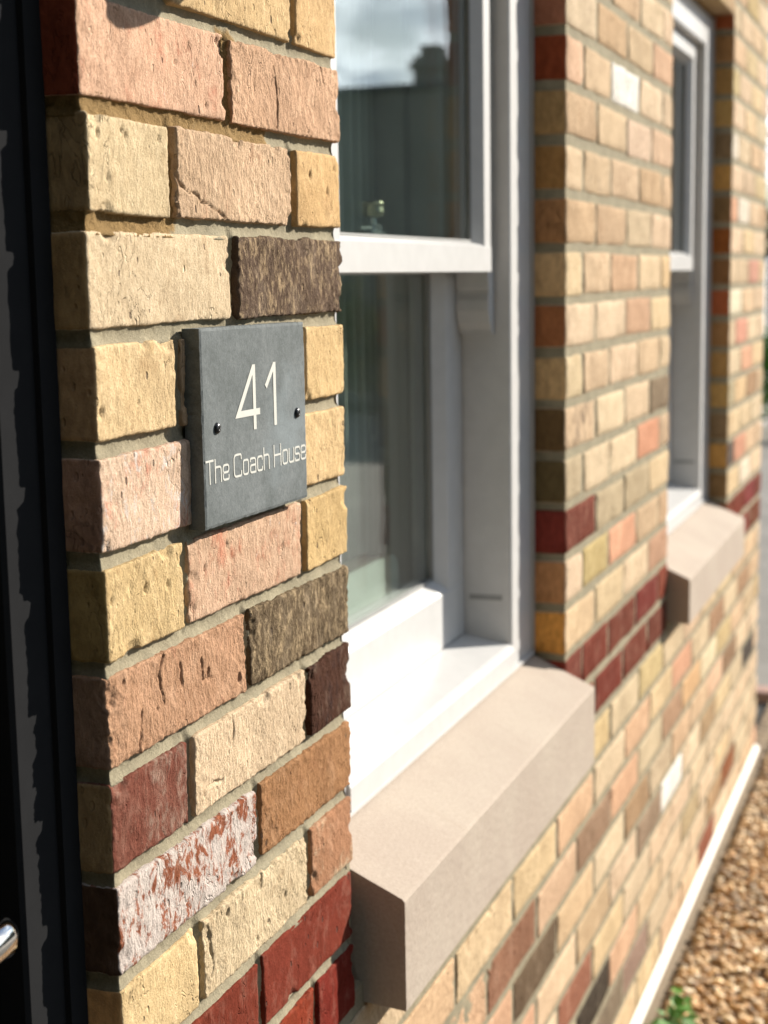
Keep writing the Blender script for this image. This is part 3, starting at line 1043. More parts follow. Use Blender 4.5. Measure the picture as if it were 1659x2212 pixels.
def seen_area(s):
    pts = [project((x, 0, z)) for x in (s['x0'], s['x1']) for z in (s['z0'], s['z1'])]
    if any(p is None for p in pts): return 0
    xs = [min(max(p[0], 0), 1659) for p in pts]; ys = [p[1] for p in pts]
    if max(ys) < 0 or min(ys) > 2212: return 0
    return (max(xs) - min(xs)) * max(1, (min(max(ys), 2212) - max(min(ys), 0)))


for i, s in enumerate(SPECS):
    s['area'] = seen_area(s); s['seed'] = i + 1
order = sorted(SPECS, key=lambda s: -s['area'])
single = [s for s in order if s['area'] > 0][:300]
single_ids = set(id(s) for s in single)
rest = [s for s in SPECS if id(s) not in single_ids]

# ---- backing of the wall: mortar faces with the openings left free
YB0, YB1 = 0.0012, 0.30


def wall_back():
    mb = MB()
    lowz = -CH * 21
    r = 0.004
    mb.box(X0 + r, X5 - r, YB0, YB1, lowz, -CH * 12 + 0.02)                  # under the sills
    mb.box(X2 + r, X3 - r, YB0, YB1, -CH * 12 + .02, ZTOP - .01)
    mb.box(X4 + r, X5 - r, YB0, YB1, -CH * 12 + .02, ZTOP - .01)
    mb.box(X0 + r, X1 - r, 0.016, YB1, -CH * 12 + .02, ZTOP - .01)           # near pier, its face has its own joints
    mb.box(X1 - r, X2 + r, YB0, YB1, ZH + .004, ZTOP - .01)
    mb.box(X3 - r, X4 + r, YB0, YB1, ZH + .004, ZTOP - .01)
    mb.box(DOOR_L - r, X0 + r, YB0, YB1, ZH + .004, ZTOP - .01)
    mb.box(DOOR_L - .9, DOOR_L - r, YB0, YB1, GZ, ZTOP - .01)
    # short reveals either side of the stone sills
    return mb


wall = wall_back().build('front_wall', MAT['mortar'], house)

# ---- hero mortar joints of the near pier, one displaced skin wrapping both corners
def joint_skin():
    step = 0.0018
    z0, z1 = -CH * 15, CH * 4
    path = []
    for y in np.arange(0.10, 0.006, -step): path.append((X0 + .0018, y, -1, 0))
    for k in range(4):
        a = math.pi / 2 * (k + .5) / 4
        path.append((X0 + .0018 + .002 * (1 - math.cos(a)), .0022 + .002 * (1 - math.sin(a)), -math.cos(a), -math.sin(a)))
    for x in np.arange(X0 + .0046, X1 - .0046, step): path.append((x, .0022, 0, -1))
    for k in range(4):
        a = math.pi / 2 * (k + .5) / 4
        path.append((X1 - .0024 - .002 * (1 - math.sin(a)), .0022 + .002 * (1 - math.cos(a)), math.sin(a), -math.cos(a)))
    for y in np.arange(.006, .10, step): path.append((X1 - .0024, y, 1, 0))
    path = np.array(path)
    zs = np.arange(z0, z1, step)
    nu, nv = len(path), len(zs)
    P = np.zeros((nu * nv, 3)); Nn = np.zeros((nu * nv, 3))
    P[:, 0] = np.repeat(path[:, 0], nv); P[:, 1] = np.repeat(path[:, 1], nv); P[:, 2] = np.tile(zs, nu)
    Nn[:, 0] = np.repeat(path[:, 2], nv); Nn[:, 1] = np.repeat(path[:, 3], nv)
    d = fbm(P, 26, 3, 3, .55) * 0.0015 + fbm(P, 210, 8, 3, .6) * 0.0007
    # struck joint: upper edge pressed in a little
    fz = (P[:, 2] / CH) % 1.0
    tt = np.where(fz > .5, fz - 1, fz) * CH
    d += np.clip(-tt / .005, -1, 1) * 0.0004
    # hollow bucket-handle section along beds and upright joints
    hol = np.clip(1 - (tt / .0078) ** 2, 0, 1) * .0034
    rown = np.floor(-P[:, 2] / CH).astype(int)
    for n in range(-4, 12):
        ed = sorted((s_['x0'], s_['x1']) for s_ in SPECS if s_['hero'] and s_['n'] == n)
        for (a0, a1), (b0, b1) in zip(ed[:-1], ed[1:]):
            xj = (a1 + b0) / 2
            sel = (rown == n) & (P[:, 1] < .02)
            hol[sel] = np.maximum(hol[sel], np.clip(1 - ((P[sel, 0] - xj) / .0080) ** 2, 0, 1) * .0046)
    hol *= np.clip(.25 + P[:, 0] / .03, .25, 1)
    d -= hol
    far = np.abs(tt)
    for n in range(-4, 12):
        ed = sorted((s_['x0'], s_['x1']) for s_ in SPECS if s_['hero'] and s_['n'] == n)
        sel = rown == n
        for (a0, a1), (b0, b1) in zip(ed[:-1], ed[1:]):
            far[sel] = np.minimum(far[sel], np.abs(P[sel, 0] - (a1 + b0) / 2))
    d -= np.clip((far - .0085) / .003, 0, 1) * .0075
    # raw, freshly filled joints near the top left
    st = np.zeros(len(P))
    x, z = P[:, 0], P[:, 2]

    def band(xa, xb, za, zb, soft=.012):
        dx = np.maximum(np.maximum(xa - x, x - xb), 0); dz = np.maximum(np.maximum(za - z, z - zb), 0)
        return np.clip(1 - np.sqrt(dx * dx + dz * dz) / soft, 0, 1)
    front = P[:, 1] < .03
    st = np.maximum(st, band(0, .285, -.085, -.066) * front)
    st = np.maximum(st, band(.208, .226, -.08, -.004) * front)
    st = np.maximum(st, band(0, .105, -.158, -.142) * front)
    st = np.maximum(st, band(.108, .124, -.15, -.08) * front * .8)
    st = np.maximum(st, band(.06, .115, -.166, -.15, .006) * front)
    d += st * (0.0005 + 0.0026 * fbm(P, 150, 21, 3, .65))
    P += Nn * d[:, None]
    F = []
    for i in range(nu - 1):
        for j in range(nv - 1):
            a = i * nv + j
            F.append((a, a + nv, a + nv + 1, a + 1))
    me = bpy.data.meshes.new('mortar_joints')
    me.from_pydata(P.tolist(), [], F)
    me.polygons.foreach_set('use_smooth', [True] * len(F))
    at = me.attributes.new('st', 'FLOAT', 'POINT')
    at.data.foreach_set('value', st.astype(np.float32))
    me.materials.append(MAT['mortar'])
    me.update()
    return put(bpy.data.objects.new('mortar_joints', me), wall, (0, 0, 0))


joint_skin()


def set_props(o, s):
    o['ca'] = [float(v) for v in s['ca']]; o['cb'] = [float(v) for v in s['cb']]; o['cs'] = [float(v) for v in s['cs']]
    o['ex'] = [float(s['mx']), float(s['wh']), float(s['rg'])]


for s in single:
    cx, cz = (s['x0'] + s['x1']) / 2, (s['z0'] + s['z1']) / 2
    if s['hero']:
        me = hero_mesh(s, s['seed'])
        me.materials.append(MAT['brick'])
        o = put(bpy.data.objects.new('brick', me), wall, (cx, 0, cz))
    else:
        w = s['x1'] - s['x0']
        kind = 'long' if w > .15 else 'short'
        me = mid_mesh(kind, s['seed'] % 7)
        o = put(bpy.data.objects.new('brick', me), wall, (cx, rng.uniform(-.0013, -.0002), cz + rng.uniform(-.0011, .0011)))
        o.scale = (w / (.215 if kind == 'long' else .1025), 1, (s['z1'] - s['z0']) / .0655 * rng.uniform(.975, 1.01))
        o.rotation_euler = (0, rng.uniform(-.007, .007), rng.uniform(-.004, .004))
    set_props(o, s)

# ---- the remaining bricks joined
def joined(parts):
    V = []; F = []; A = {k: [] for k in ('ca', 'cb', 'cs', 'ex')}
    for s in parts:
        w = s['x1'] - s['x0']
        kind = 'long' if w > .15 else 'short'
        P, Fq, Lx = mid_arrays(kind, s['seed'] % 7)
        Q = P.copy(); Q[:, 0] *= w / Lx; Q[:, 2] *= (s['z1'] - s['z0']) / .0655
        if s.get('soldier'):
            Q = np.stack([P[:, 2] * (w / .065), P[:, 1], P[:, 0]], 1)
        Q += np.array([(s['x0'] + s['x1']) / 2, 0, (s['z0'] + s['z1']) / 2])
        b = sum(len(v) for v in V)
        V.append(Q)
        flip = s.get('soldier')
        F += [tuple(i + b for i in (q[::-1] if flip else q)) for q in Fq]
        for k in ('ca', 'cb', 'cs'):
            A[k].append(np.tile(np.array(s[k]), (len(Q), 1)))
        A['ex'].append(np.tile(np.array([s['mx'], s['wh'], s['rg']]), (len(Q), 1)))
    V = np.concatenate(V)
    me = bpy.data.meshes.new('brickwork')
    me.from_pydata(V.tolist(), [], F)
    me.polygons.foreach_set('use_smooth', [True] * len(F))
    for k in A:
        at = me.attributes.new(k, 'FLOAT_VECTOR', 'POINT')
        at.data.foreach_set('vector', np.concatenate(A[k]).astype(np.float32).ravel())
    me.materials.append(MAT['brickwork'])
    me.update()
    return me


for i, (a, b) in enumerate(SOLD):
    f = generic()
    rest.append(dict(x0=a, x1=b, z0=ZH, z1=ZH + .215, ca=alb(f), cb=alb(darker(f, .85)), cs=alb(f), mx=.3, wh=0, rg=.5, seed=i, soldier=True))
    rest[-1]['seed'] = i * 7          # long variants
    rest[-1]['kind'] = 'long'


sold = [s for s in rest if s.get('soldier')]
plain = [s for s in rest if not s.get('soldier')]
bw = put(bpy.data.objects.new('brickwork', joined(plain)), wall, (0, 0, 0))
tag(bw, kind='stuff')


def joined_soldiers():
    V = []; F = []; A = {k: [] for k in ('ca', 'cb', 'cs', 'ex')}
    n = 0
    for s in sold:
        P, Fq, Lx = mid_arrays('long', s['seed'] % 7)
        w = s['x1'] - s['x0']
        Q = np.stack([P[:, 2] * (w / .065), P[:, 1], P[:, 0]], 1) + np.array([(s['x0'] + s['x1']) / 2, 0, (s['z0'] + s['z1']) / 2])
        V.append(Q); F += [tuple(i + n for i in q[::-1]) for q in Fq]; n += len(Q)
        for k in ('ca', 'cb', 'cs'): A[k].append(np.tile(np.array(s[k]), (len(Q), 1)))
        A['ex'].append(np.tile(np.array([s['mx'], s['wh'], s['rg']]), (len(Q), 1)))
    me = bpy.data.meshes.new('lintel_bricks')
    me.from_pydata(np.concatenate(V).tolist(), [], F)
    for k in A:
        at = me.attributes.new(k, 'FLOAT_VECTOR', 'POINT')
        at.data.foreach_set('vector', np.concatenate(A[k]).astype(np.float32).ravel())
    me.materials.append(MAT['brickwork']); me.update()
    return me


sb = put(bpy.data.objects.new('lintel_bricks', joined_soldiers()), wall, (0, 0, 0))
tag(sb, kind='stuff')

# ---- plinth
pl = MB()
pl.prism_x([(0.02, GZ - .05), (-0.004, GZ - .05), (-0.004, -1.5935), (0.02, -1.5935)], X0, X5 + .004)
pl.build('plinth', MAT['plinth_beige'], house)
bd = MB()
bd.prism_x([(0.02, -1.5935), (-0.012, -1.5935), (-0.012, -1.5885), (0.004, -1.576), (0.02, -1.576)], X0, X5 + .012)
bd.build('plinth_bead', MAT['plinth_white'], house)

# gable return and inside of the house
room = MB()
room.box(X5 - .004 - .25, X5 - .004, YB1, 5.0, GZ, ZTOP - .01)
room.box(DOOR_L - .9, X5 - .254, 4.75, 5.0, GZ, ZTOP - .01)
room.box(-.19, X5 - .27, 2.46, 2.56, GZ, ZTOP - .012)
room.box(DOOR_L - .9, DOOR_L - .65, YB1, 4.75, GZ, ZTOP - .01)
room.build('side_walls', MAT['mortar'], house)
inn = MB()
inn.box(-0.30, -0.20, YB1, 4.7, GZ, .9)                                   # hall partition
inn.build('partition', MAT['plaster'], house)
inn = MB()
inn.box(DOOR_L - .64, X5 - .26, YB1 + .001, 4.74, GZ + .05, GZ + .10)
inn.build('floor', MAT['carpet'], house)
inn = MB()
inn.box(DOOR_L - .9, X5 - .004, YB0 + .01, 5.0, ZTOP - .009, ZTOP + .06)
inn.build('ceiling', MAT['plaster'], house)
inn = MB()                                                                # plastered inner face
for a, b_, z0, z1 in ((-.19, X5 - .26, GZ + .1, -.78), (-.19, X1, -.78, .42), (X2, X3, -.78, .42), (X4, X5 - .26, -.78, .42), (-.19, X5 - .26, .42, ZTOP - .02)):
    inn.box(a, b_, YB1 + .001, YB1 + .014, z0, z1)
inn.build('inner_plaster', MAT['plaster'], house)
inn = MB()
inn.box(-.19, X5 - .27, 2.44, 2.459, GZ + .1, ZTOP - .02)
inn.build('back_plaster', MAT['plaster'], house)

# ------------------------------------------------------------------ sash windows
YF = 0.050                                       # face of the box frame
YU, YL = 0.069, 0.120                            # faces of the upper and the lower sash


def strip(mb, x0, x1, y0, y1, z0, z1, b=.0025):
    mb.bbox(x0, x1, y0, y1, z0, z1, b)


def make_window(xa, xb, loc):
    w = empty('sash_window', loc, house)
    ja, jb = xa + .112, xb - .112                # inner faces of the box frame
    zt = ZH - .004
    fr = MB()
    strip(fr, xa + .003, ja, YF, YL + .075, -.742, zt)
    strip(fr, jb, xb - .003, YF, YL + .075, -.742, zt)
    strip(fr, ja + .0005, jb - .0005, YF, YL + .075, zt - .075, zt)
    # parting beads that close the side of the upper track
    for sx in (1, -1):
        e = ja if sx > 0 else jb
        x0, x1 = sorted((e, e + sx * .030))
        strip(fr, x0, x1, YL - .017, YL - .005, -.183, zt - .075, .001)
    fr.build('frame', MAT['upvc'], w)
    si = MB()
    si.prism_x([(YL + .08, -.745), (YF - .004, -.745), (YF - .004, -.715), (YF - .001, -.709), (YF + .004, -.7065), (YL + .003, -.694), (YL + .08, -.690)], ja + .001, jb - .001)
    si.build('sill_board', MAT['upvc'], w)
    ns = MB()
    ns.prism_x([(YF + .03, -.745), (YF - .0045, -.745), (YF - .0045, -.741), (YF + .03, -.741)], xa + .003, xb - .003)
    ns.build('sill_seal', MAT['upvc'], w)
    ws = MB()                                    # slot in the jamb for the spring cover
    for e, sx in ((ja, 1), (jb, -1)):
        x0, x1 = sorted((e - sx * .001, e + sx * .0012))
        ws.box(x0, x1, YF + .014, YL - .008, -.644, -.637)
    ws.build('jamb_stop', MAT['spacer'], w)
    sb_ = MB()
    sb_.prism_y([(xb - .0075, -.742), (xb + .0015, -.742), (xb + .0015, zt), (xb - .0075, zt)], YF - .0042, YF + .004)
    sb2_ = MB()
    sb2_.prism_y([(xa - .0015, -.742), (xa + .0075, -.742), (xa + .0075, zt), (xa - .0015, zt)], YF - .0042, YF + .004)
    sb_.build('sealant', MAT['sealant'], w)
    sb2_.build('sealant', MAT['sealant'], w)
    # upper sash
    ua, ub = ja + .030, jb - .030
    us = MB()
    sw = .045

    def stile(mb, x0, x1, y, z0, z1, inner, bev=.016, dep=.036):
        """vertical member, bevelled towards the glass; inner = +1 when the glass lies towards +x"""
        if inner > 0:
            prof = [(x0, y), (x1 - bev, y), (x1, y + bev), (x1, y + dep), (x0, y + dep)]
        else:
            prof = [(x0, y + dep), (x0, y + bev), (x0 + bev, y), (x1, y), (x1, y + dep)]
        n = len(prof)
        v = [(p[0], p[1], z0) for p in prof] + [(p[0], p[1], z1) for p in prof]
        f = [tuple(range(n))[::-1], tuple(range(n, 2 * n))]
        for i in range(n):
            j = (i + 1) % n
            f.append((i, j, n + j, n + i))
        mb.add(v, f)
    stile(us, ua, ua + sw, YU, -.1829, zt - .078, 1)
    stile(us, ub - sw, ub, YU, -.1829, zt - .078, -1)
    us.prism_x([(YU + .0365, -.1831), (YU - .0008, -.1831), (YU - .0008, -.1505), (YU + .004, -.1475), (YU + .016, -.1435), (YU + .036, -.1435)], ua - .0003, ub + .0003)
    us.prism_x([(YU + .0365, zt - .125), (YU + .016, zt - .125), (YU - .0008, zt - .112), (YU - .0008, zt - .0785), (YU + .0365, zt - .0785)], ua + .0004, ub - .0004)
    us.build('upper_sash', MAT['upvc'], w)
    for k, yy in enumerate((YU + .017, YU + .032)):
        g = MB(); g.box(ua + sw - .006, ub - sw + .006, yy, yy + .004, -.1445, zt - .124)
        g.build('pane', MAT['glass'], w)
    sp = MB()
    for x0, x1 in ((ua + sw - .005, ua + sw + .004), (ub - sw - .004, ub - sw + .005)):
        sp.box(x0, x1, YU + .0212, YU + .0318, -.1435, zt - .125)
    sp.build('spacer_bar', MAT['spacer'], w)
    # horns hang under the ends of the meeting rail
    for e, sx in ((ub, 1), (ua, -1)):
        prof = [(0, -.184), (.002, -.205), (.0045, -.2075), (.0045, -.213), (.0015, -.222), (.002, -.236), (.008, -.252), (.017, -.262), (.017, -.268), (.0285, -.268), (.0285, -.184)]
        pts = [(e + sx * (p[0] - .001), p[1]) for p in prof]
        if sx > 0: pts = pts[::-1]
        hn = MB(); hn.prism_y(pts[::-1], YU + .004, YL - .001)
        hn.build('horn', MAT['upvc'], w)
    # lower sash
    la, lb = ja + .003, jb - .003
    ls = MB()
    lw_ = .088
    stile(ls, la, la + lw_, YL, -.690, -.150, 1, .018, .045)
    stile(ls, lb - lw_, lb, YL, -.690, -.150, -1, .018, .045)
    ls.prism_x([(YL + .0456, -.6925), (YL - .001, -.6925), (YL - .001, -.619), (YL + .003, -.614), (YL + .020, -.602), (YL + .0456, -.602)], la + .0004, lb - .0004)
    ls.prism_x([(YL + .0456, -.185), (YL + .018, -.185), (YL - .0007, -.172), (YL - .0007, -.146), (YL + .0456, -.146)], la + .0006, lb - .0006)
    ls.build('lower_sash', MAT['upvc'], w)
    for k, yy in enumerate((YL + .021, YL + .040)):
        g = MB(); g.box(la + lw_ - .006, lb - lw_ + .006, yy, yy + .004, -.603, -.184)
        g.build('pane', MAT['glass'], w)
    sp = MB()
    for x0, x1 in ((la + lw_ - .005, la + lw_ + .004), (lb - lw_ - .004, lb - lw_ + .005)):
        sp.box(x0, x1, YL + .0252, YL + .0398, -.602, -.185)
    sp.build('spacer_bar', MAT['spacer'], w)
    gk = MB()
    gk.box(ua + sw, ub - sw, YU + .0130, YU + .0168, -.1437, -.1412)
    gk.box(la + lw_, lb - lw_, YL + .0165, YL + .0208, -.6022, -.5992)
    gk.box(ub - sw - .0022, ub - sw + .0003, YU + .0132, YU + .0168, -.1434, zt - .126)
    gk.box(lb - lw_ - .0024, lb - lw_ + .0003, YL + .0150, YL + .0207, -.6018, -.186)
    gk.box(la + .001, lb - .001, YL + .002, YL + .012, -.6955, -.6923)
    gk.build('gasket', MAT['spacer'], w)
    # inner lining
    li = MB()
    li.box(xa + .004, ja + .02, YL + .076, YB1 + .02, -.742, zt)
    li.box(jb - .02, xb - .004, YL + .076, YB1 + .02, -.742, zt)
    li.build('inner_lining', MAT['upvc'], w)
    wb = MB(); wb.bbox(xa + .004, xb - .004, YL + .081, YB1 + .06, -.765, -.7425, .004)
    wb.build('window_board', MAT['upvc'], w)
    # sash fastener on the lower sash's top rail, seen through the upper pane
    lx = xa + (0.8826 - X1) + .03
    lk = MB()
    lk.bbox(lx - .040, lx + .012, YL + .012, YL + .040, -.1462, -.133, .003)
    lk.bbox(lx - .024, lx + .008, YL + .016, YL + .036, -.1335, -.124, .003)
    lk.lathe((lx + .048, YL + .026, -.1462), (0, 0, 1), [(.028, 0), (.028, .006), (.020, .012), (.006, .014)], 20)
    lk.tube([(lx - .002, YL + .026, -.126), (lx - .001, YL + .026, -.112)], .004, 12)
    lock = lk.build('sash_lock', MAT['lock_steel'], w)
    kn = MB()
    kn.lathe((lx - .002, YL + .026, -.1165), (0, 0, 1), [(.006, 0), (.0125, .002), (.0135, .007), (.0125, .013), (.0135, .017), (.012, .0195), (.002, .020)], 20)
    kn.build('lock_knob', MAT['brass'], w, smooth=False)
    return w


make_window(X1, X2, ((X1 + X2) / 2, YF, -.745))
make_window(X3, X4, ((X3 + X4) / 2, YF, -.745))


# ------------------------------------------------------------------ stone sills
def stone_sill(xa, xb, seed, rise=0.0):
    prof = [(.14, -.9015 + rise), (.004, -.9015 + rise), (-.0445, -.9055 + rise), (-.0445, -.7925), (-.0420, -.7895), (.0, -.7705), (YF - .001, -.7475), (.14, -.7465)]
    prof2 = []
    for i in range(len(prof)):
        a, b = prof[i], prof[(i + 1) % len(prof)]
        d = math.hypot(a[0] - b[0], a[1] - b[1]); k = max(1, int(d / .0035)) if i in (1, 2, 3, 4, 5) else 1
        for j in range(k):
            prof2.append((a[0] + (b[0] - a[0]) * j / k, a[1] + (b[1] - a[1]) * j / k))
    xs = np.concatenate([np.arange(xa, xa + .02, .0025), np.arange(xa + .02, xb - .02, .008), np.arange(xb - .02, xb, .0025), [xb]])
    n = len(prof2)
    P = np.array([(x, y, z) for x in xs for y, z in prof2])
    d = fbm(P, 120, seed, 3, .6) * .0004
    P[:, 1] += d * (P[:, 1] < .06); P[:, 2] += d * .6
    en = (np.abs(P[:, 0] - xa) < 1e-6) & (P[:, 1] < .02)
    P[en, 0] += fbm(P[en], 200, seed + 3, 2) * .0006
    F = []
    for i in range(len(xs) - 1):
        for j in range(n):
            j2 = (j + 1) % n
            F.append((i * n + j, i * n + j2, (i + 1) * n + j2, (i + 1) * n + j))
    F.append(tuple(range(n))[::-1]); F.append(tuple(range((len(xs) - 1) * n, len(xs) * n)))
    return mesh_obj('stone_sill', P, F, MAT['stone'], house)


stone_sill(X1 + .0235, X2 + .0005, 5)
stone_sill(X3 + .006, X4 - .001, 9, .024)
# mortar packing between the brick and the end of the near sill
mp = MB(); mp.box(X1 - .004, X1 + .022, .012, .14, -.905, -.757)
mp.build('sill_packing', MAT['mortar'], house)

# ------------------------------------------------------------------ front door
door = empty('front_door', (-.5, .04, GZ), house)
df = MB()
strip(df, -.066, -.002, .0315, .115, GZ, ZH - .004, .003)
strip(df, DOOR_L + .002, DOOR_L + .066, .030, .115, GZ, ZH - .004, .003)
strip(df, DOOR_L + .0665, -.0665, .030, .115, ZH - .07, ZH - .004, .003)
df.build('door_frame', MAT['door_paint'], door)
ds = MB(); ds.box(-.022, -.001, .027, .032, GZ, ZH - .005)
ds.build('frame_seal', MAT['door_paint'], door)
dl = MB()
strip(dl, DOOR_L + .068, -.068, .056, .100, GZ + .02, ZH - .072, .003)
for x0, x1 in ((-.55 - .36, -.55), (-.50 + .02, -.50 + .33)):
    for z0, z1 in ((GZ + .2, -.95), (-.75, ZH - .22)):
        dl.bbox(x0, x1, .051, .058, z0, z1, .004)
dl.build('door_leaf', MAT['door_paint'], door)
hd = MB()
hx, hz, hr = -.1335, -.5835, .0125
hd.tube([(hx - .125, .0, hz), (hx - .10, .0, hz), (hx - .02, 0, hz), (hx - .006, .0005, hz), (hx, .004, hz), (hx + .0025, .010, hz), (hx + .003, .018, hz), (hx + .003, .056, hz)],
        [.006, .0105, .0115, .0123, .0122, .0115, .0105, .0105], 24)
hd.lathe((hx + .003, .056, hz), (0, -1, 0), [(.026, 0), (.026, .006), (.022, .009), (.011, .0095)], 28)
hd.build('door_handle', MAT['chrome'], door, smooth=True)

# ------------------------------------------------------------------ slate house plaque
plaque = empty('house_plaque', (.229, -.006, -.374))
tag(plaque, 'dark grey slate plaque with cream 41 and The Coach House, screwed to brick', 'plaque')


def slate_plate():
    x0, x1, z0, z1, y0, y1 = .1288, .3215, -.3738, -.2245, -.0125, .0022
    st = .0022
    xs = np.linspace(x0, x1, int((x1 - x0) / st)); zs = np.linspace(z0, z1, int((z1 - z0) / st))
    ys = np.linspace(0, y1 - y0, 7)
    V, F = cuboid(xs - (x0 + x1) / 2, ys, zs - (z0 + z1) / 2)
    Lx, Hz, Dy = x1 - x0, z1 - z0, y1 - y0
    h = np.array([Lx / 2, Hz / 2])
    P = V.copy()
    off = V + 5.1
    ex = np.abs(V[:, 0]) > h[0] - 1e-6; ez = np.abs(V[:, 2]) > h[1] - 1e-6
    # riven, slightly chipped edges; nearly flat face
    j = fbm(off, 170, 3, 3, .6)
    P[ex, 0] -= np.sign(V[ex, 0]) * (np.clip(j[ex], 0, 1) * .0011)
    P[ez, 2] -= np.sign(V[ez, 2]) * (np.clip(j[ez], 0, 1) * .0011)
    fr = V[:, 1] < 1e-6
    edge = (ex | ez) & fr
    P[edge, 1] += .0006 + .0010 * np.clip(fbm(off[edge], 120, 9, 3, .6), 0, 1)
    P[fr, 1] += fbm(off[fr], 40, 12, 3) * .00025
    P += np.array([(x0 + x1) / 2, y0, (z0 + z1) / 2])
    P[:, 2] += (P[:, 0] - .229) * -.006
    c = np.array([.229, -.006, -.300])
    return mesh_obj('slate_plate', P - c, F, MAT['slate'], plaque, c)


slate_plate()


def ribbon(pts, wd, corner=0.0, seg=5):
    """flat stroke along a polyline in x,z with mitred joints; returns verts (x,z), quads"""
    P = [np.array(p, float) for p in pts]
    if corner > 0:
        Q = [P[0]]
        for i in range(1, len(P) - 1):
            a, b, c = P[i - 1], P[i], P[i + 1]
            u = a - b; v = c - b
            lu, lv = np.linalg.norm(u), np.linalg.norm(v)
            r = min(corner, lu * .5, lv * .5)
            s, e = b + u / lu * r, b + v / lv * r
            for k in range(seg + 1):
                t = k / seg
                Q.append((1 - t) ** 2 * s + 2 * t * (1 - t) * b + t * t * e)
        Q.append(P[-1]); P = Q
    L_, R_ = [], []
    for i, p in enumerate(P):
        if i == 0: d = P[1] - p; nrm = np.array([-d[1], d[0]]) / np.linalg.norm(d); m = nrm; k = 1
        elif i == len(P) - 1: d = p - P[-2]; nrm = np.array([-d[1], d[0]]) / np.linalg.norm(d); m = nrm; k = 1
        else:
            d0 = (p - P[i - 1]); d1 = (P[i + 1] - p)
            if np.linalg.norm(d0) < 1e-9 or np.linalg.norm(d1) < 1e-9: d0 = d1 = P[min(i + 1, len(P) - 1)] - P[i - 1]
            n0 = np.array([-d0[1], d0[0]]) / np.linalg.norm(d0); n1 = np.array([-d1[1], d1[0]]) / np.linalg.norm(d1)
            m = n0 + n1; m /= np.linalg.norm(m); k = 1 / max(.35, m @ n0)
        L_.append(p + m * wd / 2 * k); R_.append(p - m * wd / 2 * k)
    V = L_ + R_; n = len(P)
    return V, [(i, n + i, n + i + 1, i + 1) for i in range(n - 1)]


def lettering():
    V = []; F = []
    YT = -.01285

    def add(pts, wd, corner=0.0, lift=0.0):
        v, f = ribbon(pts, wd, corner)
        b = len(V)
        for p in v: V.append((p[0], YT - lift, p[1] - (p[0] - .229) * .006))
        for p in v: V.append((p[0], YT + .0006, p[1] - (p[0] - .229) * .006))
        n = len(v)
        for q in f:
            F.append(tuple(i + b for i in q))
        h = n // 2
        for i in range(h - 1):
            F.append((b + i, b + i + 1, b + n + i + 1, b + n + i)); F.append((b + h + i + 1, b + h + i, b + n + h + i, b + n + h + i + 1))
        F.append((b, b + n, b + n + h, b + h)); F.append((b + h - 1, b + h - 1 + h, b + n + h - 1 + h, b + n + h - 1))
    z0, cap, xh = -.3405, .0183, .0127
    s = .00158; hs = s / 2
    zb, zt, zx = z0 + hs, z0 + cap - hs, z0 + xh - hs
    mid = z0 + xh * .5
    c = .0030
    e = 0.00002
    # T h e
    add([(.1307, zt), (.1437, zt)], s); add([(.1372, zt), (.1372, z0)], s, 0, e)
    add([(.1463, z0 + cap), (.1463, z0)], s); add([(.1463, zx - .004), (.1463, zx), (.1560, zx), (.1560, z0)], s, c, e)

    def o(a, b): add([((a + b) / 2, zx), (a + hs, zx), (a + hs, zb), (b - hs, zb), (b - hs, zx), ((a + b) / 2 - .0002, zx)], s, c)

    def ee(a, b): add([(a + hs, mid), (b - hs, mid), (b - hs, zx), (a + hs, zx), (a + hs, zb), (b - hs, zb), (b - hs, zb + .0034)], s, c)
    ee(.1586, .1700)
    # C o a c h
    a, b = .1778, .1922
    add([(b - hs, zt - .0040), (b - hs, zt), (a + hs, zt), (a + hs, zb), (b - hs, zb), (b - hs, zb + .0040)], s, .0040)
    o(.1942, .2048)
    a, b = .2070, .2182
    add([(a + hs, zx - .0026), (a + hs, zx), (b - hs, zx), (b - hs, z0)], s, c)
    add([(b - hs, zb), (a + hs, zb), (a + hs, mid + .0002), (b - hs, mid + .0002)], s, c * .8, e)
    a, b = .2202, .2306
    add([(b - hs, zx - .0030), (b - hs, zx), (a + hs, zx), (a + hs, zb), (b - hs, zb), (b - hs, zb + .0030)], s, c)
    add([(.2333, z0 + cap), (.2333, z0)], s); add([(.2333, zx - .004), (.2333, zx), (.2430, zx), (.2430, z0)], s, c, e)
    # H o u s e
    add([(.2531, z0 + cap), (.2531, z0)], s); add([(.2662, z0 + cap), (.2662, z0)], s); add([(.2531, z0 + cap * .53), (.2662, z0 + cap * .53)], s, 0, e)
    o(.2695, .2805)
    a, b = .2823, .2932
    add([(a + hs, z0 + xh), (a + hs, zb), (b - hs, zb), (b - hs, z0 + xh)], s, c); add([(b - hs, z0), (b - hs, zb + .003)], s, 0, e)
    a, b = .2946, .3055
    add([(b - hs, zx - .0026), (b - hs, zx), (a + hs, zx), (a + hs, mid), (b - hs, mid), (b - hs, zb), (a + hs, zb), (a + hs, zb + .0026)], s, c * .85)
    ee(.3071, .3182)
    # 4 1
    S4 = .0050
    add([(.2187, -.2551), (.2187, -.3062)], .0051)
    add([(.2178, -.2570), (.1884, -.2925), (.2284, -.2925)], S4, 0, e)
    add([(.2577, -.2551), (.2577, -.3062)], .0051)
    add([(.2572, -.2570), (.2405, -.2740)], .0046, 0, e)
    return mesh_obj('lettering', V, F, MAT['lettering'], plaque)


